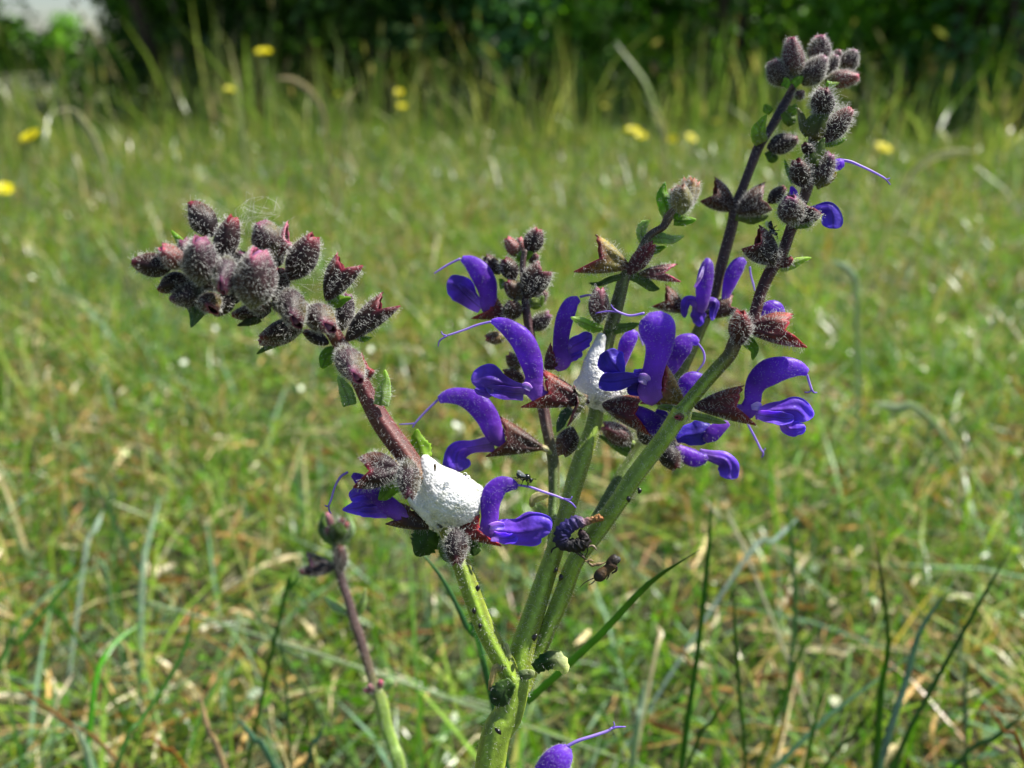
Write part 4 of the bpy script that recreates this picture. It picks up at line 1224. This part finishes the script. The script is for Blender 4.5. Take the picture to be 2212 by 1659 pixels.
bract(plant, 7, [(1060, 850, 50), (1200, 830, 62), (1340, 850, 48), (1482, 815, 6)], .1565, [H_('8cac5c'), H_('98b474'), H_('a0b884')], hd=10, ln=.7e-3)
bract(plant, 7, [(1040, 880, 40), (1010, 800, 50), (1030, 700, 50), (1110, 640, 8)], .1575, [H_('9ab45c'), H_('b4c48c')], hd=14, ln=.9e-3, tooth=.12)
bract(plant, 7, [(1130, 1000, 26), (1200, 960, 34), (1290, 930, 5)], .158, hd=4)
for B_, T_, W, d in [((1460, 560), (1440, 240), 130, .155), ((1480, 520), (1580, 160), 80, .156), ((1500, 520), (1640, 200), 70, .157), ((1450, 480), (1360, 280), 80, .156), ((1490, 500), (1510, 170), 80, .1575)]:
    bud(plant, 7, B_, T_, W, d, 'pale', -1, hd=10, ln=.6e-3, gland=.2)
# ---- stem behind, right
flower(plant, 7, .172, [(1660, 1660, 40), (1685, 1560, 66), (1700, 1400, 90), (1722, 1250, 90), (1740, 1130, 68), (1742, 1060, 24)], rb=.9,
       lips=[{'p': [(1150, 160, 40), (1100, 110, 40), (1050, 110, 40), (1030, 180, 36), (1028, 255, 14)], 'k': 6, 'cup': .4}, {'p': [(1170, 180, 40), (1240, 120, 40), (1285, 130, 40), (1270, 210, 34), (1262, 280, 12)], 'k': 6, 'cup': .4},
             {'p': [(1150, 160, 50), (1150, 230, 66), (1152, 290, 44), (1150, 330, 14)], 'k': 6, 'cup': .5}],
       cal={'k': 6, 'B': (1030, 200), 'U': (872, -15), 'L': (745, 160), 'W': 75, 'var': 'brown', 'dep': .175, 'hd': 6}, throat=[(1600, 1380, 10, -3), (1660, 1270, 18, -4), (1700, 1150, 12, -3)])
flower(plant, 7, .174, [(1930, 1560, 30), (1950, 1450, 52), (1985, 1340, 74), (2030, 1220, 88), (2090, 1125, 78), (2155, 1080, 40)], rb=.6,
       style=[(690, 1290, 10), (700, 1380, 10), (730, 1490, 10), (745, 1560, 7)], ks=9,
       cal={'k': 6, 'B': (1215, 240), 'U': (1435, 60), 'L': (1520, 200), 'W': 75, 'var': 'brown', 'dep': .1745, 'hd': 3})
flower(plant, 6, .158, [(1640, 330, 40), (1690, 260, 66), (1745, 195, 82), (1805, 185, 68), (1862, 230, 26)], rb=.6, hd=1)
calyx(plant, 9, (500, 660), (305, 315), (130, 570), 115, .176, 'brown', 'bud', .6, 1.2, hd=9, ln=.4e-3, gland=.1)
calyx(plant, 9, (560, 690), (850, 372), (945, 670), 120, .173, 'brown', 'bud', .6, 1.2, hd=9, ln=.4e-3, gland=.1)
bud(plant, 9, (900, 580), (1080, 415), 80, .178, 'dark', 0, hd=4)
bract(plant, 9, [(540, 720, 50), (700, 760, 55), (820, 745, 40), (900, 720, 8)], .1745, [H_('7a8a44'), H_('5c7434')], hd=3)
# ---- right stem, upwards
bud(plant, 6, (1490, 470), (1505, 190), 100, .1455, 'red', -1, hd=8)
calyx(plant, 6, (1560, 340), (1930, 232), (2075, 515), 110, .1465, 'red', 'bud', .55, 1.15, hd=5)
bract(plant, 6, [(1530, 430, 40), (1590, 480, 48), (1620, 530, 34), (1600, 610, 6)], .1475, hd=4)
calyx(plant, 9, (960, 1250), (795, 850), (590, 1095), 150, .1455, 'dark', 'bud', .62, 1.2, hd=6)
bract(plant, 9, [(1030, 1300, 40), (1140, 1270, 52), (1260, 1220, 36), (1366, 1190, 5)], .1475, [H_('94b050'), H_('a0b860'), H_('aac060')], hd=6, ln=.8e-3, fold=.5)
bud(plant, 9, (1040, 1290), (1160, 1195), 52, .147, 'red', 0, hd=8)
flower(plant, 9, .149, [(1190, 640, 30), (1180, 560, 50), (1170, 470, 46), (1150, 400, 16)], rb=.7, hd=1,
       lips=[{'p': [(1290, 690, 40), (1440, 655, 56), (1560, 645, 84), (1605, 715, 112), (1612, 800, 118), (1610, 870, 92)], 'cup': .3, 'ruf': .05, 'col': [H_('4422a8'), H_('4a2cb8'), H_('6a54d8'), H_('6048d0')]}],
       cal={'B': (1170, 830), 'U': (1130, 490), 'L': (1490, 710), 'W': 150, 'var': 'dark', 'dep': .1465, 'hu': 1.3, 'mf': .7, 'hd': 8})
bud(plant, 9, (1150, 820), (1130, 500), 150, .145, 'grey', -1, hd=8)
bract(plant, 9, [(1180, 840, 30), (1290, 820, 45), (1360, 790, 40), (1380, 740, 10)], .1455, [H_('6a8438'), H_('7a9a3c'), H_('9ab840')], hd=6, ln=.7e-3)
bud(plant, 9, (1290, 400), (1190, 100), 115, .1455, 'dark', -1, hd=8)
bud(plant, 9, (1430, 380), (1590, 30), 120, .1465, 'grey', -1, hd=8, gland=.7)
bract(plant, 9, [(1180, 360, 30), (1130, 270, 26), (1100, 190, 18), (1073, 105, 4)], .1465, hd=6, ln=.7e-3)
bract(plant, 9, [(1430, 410, 26), (1540, 360, 28), (1620, 290, 20), (1640, 240, 4)], .1465, [H_('8a8a44'), H_('9a8a3a')], hd=6, ln=.7e-3)
flower(plant, 9, .1485, [(1560, 230, 30), (1620, 180, 58), (1680, 155, 64), (1725, 150, 40)], rb=.8, hd=1,
       style=[(1700, 112, 17), (1800, 128, 16), (1900, 170, 14), (2050, 240, 12), (2160, 300, 11), (2200, 330, 10)], fork=[[(2195, 325, 9), (2225, 360, 8), (2245, 385, 6)], [(2195, 325, 8), (2225, 318, 7), (2240, 310, 5)]])
bud(plant, 8, (1400, 960), (1410, 645), 125, .1455, 'dark', -1, hd=11, ln=.65e-3, gland=.5)
bud(plant, 8, (1400, 1200), (1700, 875), 118, .1465, 'dark', 0, hd=9, ln=.6e-3, gland=.5)
bract(plant, 8, [(1340, 1180, 50), (1350, 1080, 115), (1370, 990, 110), (1440, 910, 40), (1470, 880, 10)], .1445, [H_('66602f'), H_('66783a'), H_('6a7c36')], hd=7, ln=.6e-3, cup=.8)
bract(plant, 8, [(1300, 1440, 60), (1330, 1370, 100), (1370, 1290, 70), (1420, 1170, 8)], .1445, [H_('5c7030'), H_('66803a'), H_('5a7430')], hd=5, cup=.8)
bud(plant, 8, (1290, 1330), (1195, 1230), 60, .145, 'dark', 0, hd=6)
bract(plant, 8, [(1250, 1150, 30), (1200, 1050, 40), (1180, 950, 34), (1140, 860, 8)], .146, [H_('6a7a44'), H_('8a8a6a')], hd=9, ln=.7e-3)
bract(plant, 8, [(1430, 1240, 24), (1520, 1230, 26), (1600, 1200, 16), (1640, 1170, 4)], .1475, hd=6, ln=.6e-3)
# head of the stem behind
for B_, T_, W, var, d in [((1010, 620), (860, 375), 120, 'grey', .174), ((1130, 560), (1062, 130), 115, 'pink', .173), ((1370, 400), (1372, 115), 120, 'grey', .177), ((1210, 610), (1420, 340), 130, 'grey', .173),
                          ((1440, 510), (1545, 320), 75, 'grey', .176), ((1530, 380), (1570, 265), 55, 'pink', .178), ((1620, 470), (1730, 275), 105, 'grey', .178), ((1440, 570), (1775, 552), 95, 'pink', .174),
                          ((1130, 760), (1200, 690), 50, 'pink', .172)]:
    bud(plant, 8, B_, T_, W, d, var, 0, hd=13, ln=.5e-3, gland=.05)
bud(plant, 8, (840, 1270), (1140, 1190), 110, .174, 'dark', 0, hd=6, gland=.1)
bract(plant, 8, [(780, 1220, 70), (740, 1120, 80), (770, 1020, 50), (820, 930, 8)], .174, [H_('94a444'), H_('9ab83a'), H_('8aa83a')], hd=6, ln=.6e-3)
bract(plant, 8, [(870, 900, 30), (830, 870, 48), (800, 820, 10)], .174, [H_('7a9a30'), H_('8aac34')], hd=5)
bract(plant, 8, [(1000, 900, 40), (1050, 960, 66), (1090, 990, 60), (1120, 1010, 20)], .172, [H_('6f8c30'), H_('5f7c2c')], hd=4)
bract(plant, 8, [(1040, 870, 30), (1100, 880, 48), (1120, 820, 10)], .172, [H_('8aac34'), H_('7a9a30')], hd=5)
bract(plant, 8, [(1000, 640, 30), (1030, 590, 36), (1000, 550, 10)], .172, [H_('7aa82c'), H_('8ab434')], hd=3)
bract(plant, 8, [(1100, 620, 40), (1150, 570, 40), (1200, 540, 12)], .172, [H_('7aa82c'), H_('8ab434')], hd=3)
bract(plant, 8, [(1440, 600, 24), (1500, 620, 28), (1570, 600, 6)], .172, [H_('8ab434'), H_('a0b060')], hd=3)
bract(plant, 8, [(850, 1300, 50), (890, 1370, 60), (940, 1380, 14)], .175, [H_('5c7a2c'), H_('66842e')], hd=3)
# ---- fork of the stem: small withered leaves
bract(plant, 13, [(860, 560, 50), (780, 640, 100), (720, 720, 110), (660, 770, 40)], .1465, [H_('5c7a34'), H_('3c5c2c'), H_('385628')], hd=2, name='leaf', tooth=.1)
bract(plant, 13, [(1080, 440, 60), (1180, 370, 80), (1280, 350, 90), (1360, 430, 60), (1350, 480, 20)], .1475, [H_('4a6a2c'), H_('3f5f2a'), H_('c8cc9c'), H_('d8d4a8')], hd=3, name='leaf', tooth=.12)
bract(plant, 13, [(930, 500, 40), (980, 490, 50), (1040, 480, 40), (1030, 440, 10)], .1455, [H_('3c5c2c'), H_('c0c49a')], hd=2, name='leaf')
bract(plant, 13, [(800, 400, 30), (740, 420, 36), (690, 430, 34), (650, 560, 20), (630, 640, 8)], .1475, [H_('6a7a3a'), H_('c8b88c'), H_('a8905c')], hd=1, name='leaf')
bract(plant, 13, [(840, 330, 16), (810, 260, 26), (790, 200, 26), (770, 190, 8)], .148, [H_('b8bc8c'), H_('d8d4b0')], hd=1, name='leaf')
# withered leaf scrap on the stem behind
bract(plant, 3, [(1900, 760, 20), (1840, 770, 36), (1780, 800, 34), (1760, 860, 12)], .167, [H_('b0a888'), H_('c8c0a0'), H_('9a9070')], hd=2, name='leaf')
bract(plant, 3, [(1900, 960, 20), (1850, 930, 50), (1820, 880, 40), (1790, 850, 10)], .168, [H_('c8d0b0'), H_('b4c098')], hd=1, name='leaf')
# dark specks on the stems
for i, (x, y, d) in enumerate([(1032, 1270, .1435), (1024, 1320, .1435), (1037, 1352, .1435), (1201, 1231, .1485), (1154, 1377, .1475), (1212, 1247, .1485), (1077, 1580, .146), (1358, 1078, .1465), (1382, 1060, .1465)]):
    r_ = np.random.default_rng(i)
    c = PX(x, y, d)
    w = (4.2 + r_.random() * 2) * d / FPX
    V, F, C = tube([c - CU * w * 1.3 + CR * r_.normal(0, w * .5), c, c + CU * w * 1.2 + CR * r_.normal(0, w * .6)], [w * .3, w, w * .35], n=7, m=8, col=H_('14120e'))
    mesh_obj('speck', V, tris(F), C, M['insect'], plant)
# ---- low flower on a side shoot in front of the main stem
flower(plant, 13, .146, [(1060, 1760, 50), (1130, 1620, 110), (1200, 1480, 145), (1290, 1350, 150), (1370, 1250, 105), (1410, 1200, 40)], rb=.75, hd=4,
       style=[(1385, 1200, 17), (1500, 1140, 17), (1640, 1095, 16), (1790, 1045, 15), (1840, 1010, 12)], fork=[[(1810, 1030, 12), (1880, 1005, 11), (1975, 1000, 5)], [(1825, 1020, 9), (1860, 990, 8), (1855, 950, 4)]],
       cal={'B': (900, 2010), 'U': (1010, 1700), 'L': (1260, 1760), 'W': 90, 'var': 'red'})
stalk(plant, [(1115, 1795, 8, .146), (1080, 1850, 9, .148), (1035, 1960, 10, .151)], ('6a7a38', '7a9440'), 'pedicel', m=10, n=12, dens=2)

# ------------------------------------------------------------------ the thin shoot beside it
DS = .235
bs = PX(885, 2600, .262); bs[2] = 0
shoot = thing('sage_shoot', 'thin young sage shoot with dull buds standing alone left of the forked sage stem', 'plant', bs)
stalk(shoot, [(729, 1150, 7, DS), (727, 1185, 8, DS), (731, 1225, 10, DS), (740, 1262, 9, DS), (751, 1292, 9, DS), (766, 1345, 10, DS), (782, 1393, 10, DS), (804, 1468, 10, DS), (822, 1512, 15, DS), (832, 1560, 14, DS), (848, 1610, 14, DS), (862, 1659, 15, DS), (880, 1850, 15, .244), (885, 2600, 15, .262)],
      ('6a7a40', '4a4438', '4f3c3c', '564440', '5c5040', '7a9440', '7a9a44', '7a9a44', '70903c'), 'stem', m=14, n=80, dens=2.2, ln=.8e-3, gland=.05)
for B_, T_, W, var in [((860, 1080), (345, 1140), 95, 'dark'), ((960, 1130), (980, 735), 105, 'brown'), ((950, 560), (1000, 330), 80, 'brown'), ((860, 560), (770, 250), 60, 'pink'), ((800, 600), (770, 460), 50, 'pink'), ((980, 600), (1080, 400), 50, 'green')]:
    bud(shoot, 10, B_, T_, W, DS - .001, var, 0, hd=5, ln=.8e-3, gland=.05)
calyx(shoot, 10, (880, 1060), (460, 850), (350, 1160), 100, DS, 'grey', 'bud', .6, 1.1, hd=4)
bract(shoot, 10, [(880, 720, 40), (760, 640, 60), (690, 520, 60), (680, 380, 30), (720, 240, 8)], DS, [H_('6f8a54'), H_('66824a'), H_('7a9460')], hd=3, ln=.9e-3)
bract(shoot, 10, [(920, 720, 40), (1060, 640, 60), (1120, 500, 60), (1080, 360, 40), (1040, 220, 8)], DS, [H_('8aa070'), H_('a0b48c'), H_('8aac50')], hd=3, ln=.9e-3)
bract(shoot, 10, [(880, 700, 60), (900, 600, 130), (930, 500, 120), (960, 420, 30)], DS - .004, [H_('3f5524'), H_('445c26'), H_('5c7a2c')], hd=3, cup=.7)
bract(shoot, 11, [(430, 350, 20), (360, 320, 30), (290, 280, 34), (200, 185, 4)], DS, [H_('8aac50'), H_('b4c8a8'), H_('c0d0b4')], hd=2, fold=.5)
bract(shoot, 11, [(450, 350, 26), (500, 310, 40), (545, 230, 26), (560, 110, 4)], DS, [H_('8ab43c'), H_('94b060'), H_('b0b890')], hd=2, fold=.5)
bract(shoot, 11, [(670, 990, 26), (720, 970, 40), (770, 930, 40), (810, 940, 10)], DS, [H_('8ab43c'), H_('a8c090')], hd=2)
for B_, T_, W in [((650, 1000), (545, 985), 26), ((640, 1010), (590, 935), 26), ((680, 980), (700, 900), 30)]:
    bud(shoot, 11, B_, T_, W, DS - .003, 'pink', 0, hd=4)


# ------------------------------------------------------------------ foam
def foam(name, k, dep, blobs, centre, label, bub=.0005, nsub=7, dzc=0, blend=5e-4):
    s = K[k][2]
    cs = np.array([P(k, u, v, dep + dz * 1e-3) for (u, v, r, dz) in blobs])
    rs = np.array([max(r * 1.1 * s * dep / FPX - blend * 1.1, 1e-4) for (u, v, r, dz) in blobs])
    c0 = P(k, centre[0], centre[1], dep + dzc * 1e-3)
    import bmesh
    bm = bmesh.new()
    bmesh.ops.create_icosphere(bm, subdivisions=nsub, radius=1)
    D = np.array([v.co[:] for v in bm.verts]); F = np.array([[v.index for v in f.verts] for f in bm.faces])
    bm.free()
    D = nrm(D)

    def sdf(p):
        d = np.linalg.norm(p[:, None] - cs[None], axis=2) - rs[None]
        return -blend * np.log(np.exp(-d / blend).sum(1))
    rmax = max(np.linalg.norm(cs - c0, axis=1) + rs) + 2e-3
    t = np.full(len(D), rmax)
    for _ in range(60):
        t = np.maximum(t - np.clip(-0.0 + sdf(c0 + D * t[:, None]), -2e-4, 1e9) * .8, 2e-4)
    p = c0 + D * t[:, None]
    # outward normals
    e = 5e-5
    g = np.stack([sdf(p + np.eye(3)[i] * e) - sdf(p - np.eye(3)[i] * e) for i in range(3)], 1)
    N = nrm(g)
    # bubbles packed over the surface
    r_ = np.random.default_rng(3)
    idx = r_.permutation(len(p))
    seeds, kd = [], None
    cell = {}
    for i in idx:
        q = p[i]
        key = tuple(np.floor(q / bub).astype(int))
        okk = True
        for dx in (-1, 0, 1):
            for dy in (-1, 0, 1):
                for dz in (-1, 0, 1):
                    for o_ in cell.get((key[0] + dx, key[1] + dy, key[2] + dz), ()):
                        if ((q - o_) ** 2).sum() < (bub * .7) ** 2:
                            okk = False
        if okk:
            cell.setdefault(key, []).append(q)
            seeds.append(q)
    kd = KDTree(len(seeds))
    for i, q in enumerate(seeds):
        kd.insert(q, i)
    kd.balance()
    size = r_.uniform(.6, 1.4, len(seeds))
    h = np.zeros(len(p))
    for i in range(len(p)):
        (_, j, dist) = kd.find(p[i])
        x = dist / (bub * .62 * size[j])
        h[i] = math.sqrt(max(0, 1 - x * x)) * bub * .28 * size[j]
    p = p + N * h[:, None] + N * (np.sin(p[:, :1] * 1100) * np.cos(p[:, 2:] * 900) * 0.8e-4)
    o = mesh_obj(name, p, F, None, M['foam'])
    tag(o, label, 'foam')
    # nymph casing shadows: small brown slit and greenish nymph tips show through
    return o, len(seeds)


f1, nb1 = foam('spittle_foam', 3, .1475, [(905, 470, 40, 0), (925, 530, 75, 0), (965, 610, 112, 0), (1010, 700, 150, 0), (1060, 760, 190, 0), (1110, 800, 205, 0), (1170, 800, 170, 0), (1240, 770, 110, 0), (1310, 735, 55, -1), (1350, 715, 28, -1), (1210, 860, 130, 0), (1080, 880, 150, 0), (960, 860, 120, 0), (860, 810, 80, 0), (800, 800, 40, 0), (1000, 960, 80, 0), (1040, 1030, 45, 0), (1050, 1090, 34, 0)],
         (1090, 800), 'large white bubbly spittle foam wrapped round the left sage branch')
f2, nb2 = foam('spittle_foam', 6, .1585, [(330, 420, 50, 0), (315, 480, 62, 0), (290, 560, 80, 0), (270, 640, 95, 0), (260, 720, 110, 0), (265, 800, 125, 0), (290, 860, 140, 0), (320, 890, 140, 0), (380, 880, 125, 0), (440, 870, 100, 0), (480, 850, 75, 0), (330, 960, 70, 0), (160, 830, 60, 0), (120, 810, 30, 0), (330, 1000, 40, 0)],
         (290, 800), 'smaller greyish spittle foam behind the open flowers on the middle sage stem')
m, nt, b, out = nodes_of('bubble')
b.inputs['Base Color'].default_value = (.97, .98, 1, 1)
b.inputs['Roughness'].default_value = .02
b.inputs['Transmission Weight'].default_value = 1
b.inputs['IOR'].default_value = 1.14
M['bubble'] = m


def bubbles(f, n, seed, low):
    """clear bubbles of mixed size sitting on the froth, most of them along its lower rim"""
    import bmesh
    r_ = np.random.default_rng(seed)
    V0 = np.array([v.co[:] for v in f.data.vertices]); N0 = np.array([v.normal[:] for v in f.data.vertices])
    z = V0 @ CU
    wgt = np.clip((np.quantile(z, low) - z) / (np.ptp(z) * .5), .03, 1)
    idx = r_.choice(len(V0), n, replace=False, p=wgt / wgt.sum())
    bm = bmesh.new()
    bmesh.ops.create_icosphere(bm, subdivisions=2, radius=1)
    D = np.array([v.co[:] for v in bm.verts]); F0 = np.array([[v.index for v in q.verts] for q in bm.faces])
    bm.free()
    rr = r_.uniform(.00016, .00046, n)
    V = (V0[idx] + N0[idx] * (rr * .35)[:, None])[:, None] + D[None] * rr[:, None, None]
    F = (F0[None] + (np.arange(n) * len(D))[:, None, None]).reshape(-1, 3)
    mesh_obj('bubbles', V.reshape(-1, 3), F, None, M['bubble'], f, kind='stuff')


INV[f1.name] = INV[f2.name] = __import__('mathutils').Matrix.Identity(4)
bubbles(f1, 150, 5, .6)
bubbles(f2, 90, 6, .7)
for k, u, v, w, d in [(3, 985, 545, 12, .1428)]:
    c = P(k, u, v, d)
    wm = w * K[k][2] * d / FPX
    V, F, C = tube([c + CU * wm * 3, c + CU * wm, c - CU * wm * 2.6], [wm * .3, wm, wm * .3], rb=.5, n=8, m=8, col=H_('5a4a2a'))
    mesh_obj('bud_scale', V, tris(F), C, M['withered'], f1)


# ------------------------------------------------------------------ insects
def bug_tube(k, L, dep, col, m=8, n=14, rb=1.0):
    c, w = ctrl(k, L, dep)
    return tube(c, w, n=n, m=m, col=col, rb=rb)


DW = .1463
ww = thing('wasp', 'tiny black wasp with clear wings walking on the pale style of a sage flower', 'insect', P(14, 1200, 1400, DW))
bod = [bug_tube(14, [(740, 800, 25), (780, 850, 85), (850, 910, 110), (940, 960, 95), (1010, 990, 50), (1040, 985, 45), (1090, 960, 110), (1180, 980, 150), (1270, 1010, 130), (1310, 1040, 55), (1330, 1060, 60), (1370, 1110, 90), (1360, 1190, 55), (1350, 1240, 16)], DW, H_('0c1014'), m=14, n=60)]
for L in [[(1190, 1080, 36), (1165, 1150, 30), (1225, 1200, 22), (1215, 1300, 16), (1200, 1430, 12)], [(1230, 1120, 26), (1300, 1180, 20), (1260, 1260, 14), (1240, 1340, 12)], [(1090, 1060, 36), (1010, 1150, 26), (980, 1230, 18), (920, 1370, 12)], [(1060, 1050, 30), (1000, 1180, 20), (960, 1290, 12)],
          [(880, 950, 40), (980, 1090, 42), (1050, 1050, 20)], [(860, 950, 36), (780, 1030, 26), (640, 985, 16), (545, 990, 9)], [(1410, 1080, 20), (1470, 1070, 18), (1530, 1060, 20), (1600, 1085, 16)], [(1400, 1070, 14), (1470, 1050, 14), (1560, 1070, 14)]]:
    bod.append(bug_tube(14, [(*q, (-.25 if i_ % 2 else .2)) for i_, q in enumerate(L)], DW, H_('100e0c'), m=6, n=12))
V, F, C = merge(*bod)
mesh_obj('body', V, tris(F), C, M['insect'], ww)
for dz in (-.45, .35):
    V, F, C = petal(14, [(1150, 960, 30, dz), (1050, 900, 70, dz), (930, 830, 90, dz), (820, 740, 85, dz), (770, 690, 40, dz)], DW, cup=.1, ruf=.03, col=[H_('cccccc'), H_('eeeeee')])
    mesh_obj('wing', V, F, C, M['wing'], ww)

DG = .146
gn = thing('gnat', 'minute black winged insect clinging beside the dark purple right stem', 'insect', P(9, 1000, 990, DG))
bod = [bug_tube(9, [(925, 785, 8), (915, 815, 24), (922, 850, 26), (932, 868, 14), (930, 890, 30), (950, 912, 30), (965, 925, 14), (978, 932, 24), (990, 945, 8)], DG, H_('08080a'), m=12, n=40)]
for L in [[(985, 935, 4), (995, 960, 4), (1000, 990, 3)], [(985, 930, 4), (990, 955, 3), (985, 985, 3)], [(950, 880, 5), (970, 850, 4), (990, 830, 3)], [(955, 895, 5), (985, 890, 4), (1020, 885, 3)], [(945, 870, 5), (955, 850, 4), (985, 845, 3)]]:
    bod.append(bug_tube(9, L, DG, H_('0a0a0a'), m=6, n=8))
V, F, C = merge(*bod)
mesh_obj('body', V, tris(F), C, M['insect'], gn)
V, F, C = petal(9, [(935, 880, 8), (905, 850, 20), (885, 820, 24), (870, 790, 12)], DG + .0003, cup=.1, ruf=.02, col=[H_('cccccc'), H_('eeeeee')])
mesh_obj('wing', V, F, C, M['wing'], gn)

DI = .1465
wf = thing('withered_flower', 'shrivelled blackish violet sage flower with tan tube stuck between two stems', 'flower', P(15, 980, 340, DI))
V, F, C = bug_tube(15, [(985, 335, 62), (900, 350, 66), (800, 375, 62), (690, 410, 72), (570, 425, 115), (440, 445, 135), (330, 520, 135), (240, 640, 150), (215, 740, 140), (290, 830, 130), (410, 860, 120), (540, 850, 135), (640, 780, 125), (650, 690, 95), (600, 630, 70), (550, 590, 45)], DI, [H_('a06a38'), H_('9a7048'), H_('5a4668'), H_('2e2468'), H_('241c50'), H_('1c1824'), H_('181418'), H_('2a1c20'), H_('4a3038')], m=16, n=80, rb=.7)
V = V + (np.random.default_rng(4).normal(size=V.shape) * 6e-5) + nrm(V - V.mean(0)) * (np.sin(V[:, :1] * 5200) * np.sin(V[:, 2:] * 4700) * 3.2e-4)
mesh_obj('corolla', V, tris(F), C, M['withered'], wf)
for L, col in [([(130, 885, 16), (50, 930, 18), (30, 970, 16), (25, 1010, 8)], '1c1814'), ([(440, 960, 16), (560, 1040, 20), (640, 1090, 24), (660, 1140, 8)], '4a4030'), ([(690, 910, 14), (770, 870, 20), (830, 880, 26), (890, 955, 8)], '8a7a68'), ([(540, 900, 10), (560, 980, 12), (650, 1060, 12)], '1c1814'), ([(700, 900, 10), (710, 980, 10), (660, 1080, 10)], '1c1814')]:
    V, F, C = bug_tube(15, L, DI, H_(col), m=7, n=10)
    mesh_obj('stamen', V, tris(F), C, M['withered'], wf)

bi = thing('brown_insect', 'small dead brown insect with dark head dangling under the withered flower', 'insect', P(15, 700, 1150, DI))
bod = [bug_tube(15, [(1320, 1080, 20), (1290, 1110, 72), (1230, 1130, 105), (1170, 1180, 100), (1160, 1230, 110), (1120, 1280, 95), (1060, 1330, 95), (1000, 1380, 112), (950, 1430, 116), (890, 1490, 88), (860, 1525, 24)], DI, [H_('2a2c34'), H_('2e2620'), H_('4a3420'), H_('5a4426'), H_('33261e'), H_('2c201c')], m=14, n=50)]
for L in [[(1010, 1190, 14), (920, 1240, 16), (860, 1220, 26), (800, 1240, 34), (740, 1190, 18), (660, 1150, 10)], [(1080, 1170, 12), (1000, 1200, 14), (930, 1210, 28), (870, 1215, 22)], [(1270, 1260, 20), (1250, 1340, 22), (1170, 1390, 14)], [(1120, 1350, 16), (1110, 1440, 14), (1070, 1510, 8)],
          [(860, 1520, 10), (800, 1575, 10), (730, 1615, 5)], [(830, 1480, 10), (700, 1540, 9), (620, 1600, 8), (560, 1665, 4)], [(690, 1170, 14), (760, 1140, 22), (830, 1160, 8)]]:
    bod.append(bug_tube(15, L, DI, H_('8a7452') if L[0][1] < 1200 else H_('2c2018'), m=6, n=12))
V, F, C = merge(*bod)
mesh_obj('body', V, tris(F), C, M['withered'], bi)


# ------------------------------------------------------------------ spider silk
def silk(k, pts_, dep, n, spread, label, seed):
    r_ = np.random.default_rng(seed)
    parts_ = []
    c = np.array([P(k, u, v, dep) for u, v in pts_])
    for i in range(n):
        a, b_ = r_.choice(len(c), 2, replace=False)
        p0, p1 = c[a] + r_.normal(0, spread, 3), c[b_] + r_.normal(0, spread, 3)
        mid = (p0 + p1) / 2 + r_.normal(0, spread * 1.3, 3)
        parts_.append(tube([p0, mid, p1], [1.1e-5] * 3, n=10, m=4, col=H_('ffffff')))
        for q in range(2):
            x = p0 * .5 + mid * .5 if q else mid
            parts_.append(tube([x - CU * 3e-5, x, x + CU * 3e-5], [1e-5, 4e-5, 1e-5], n=4, m=5, col=H_('ffffff')))
    V, F, C = merge(*parts_)
    o = mesh_obj('spider_silk', V, tris(F), None, M['hair'])
    tag(o, label, 'silk')


silk(1, [(1300, 120), (1430, 20), (1560, 60), (1700, 180), (1450, 230), (1350, 270), (1250, 330)], .1365, 26, .0008, 'tangle of glinting spider silk above the nodding bud cluster', 1)
silk(2, [(500, 370), (720, 460), (560, 270), (680, 320), (380, 330)], .1405, 7, .0004, 'few straight silk threads between bud cluster and the next calyx', 2)
silk(8, [(1500, 790), (1600, 860), (1690, 830), (1560, 900), (1640, 790)], .1455, 10, .0005, 'wavy silk threads between the top buds of the right stem', 3)
silk(6, [(1740, 100), (1780, 180), (1860, 200), (1700, 60), (1800, 240)], .1475, 4, .0003, 'thin silk thread hanging at the dark purple part of right stem', 4)
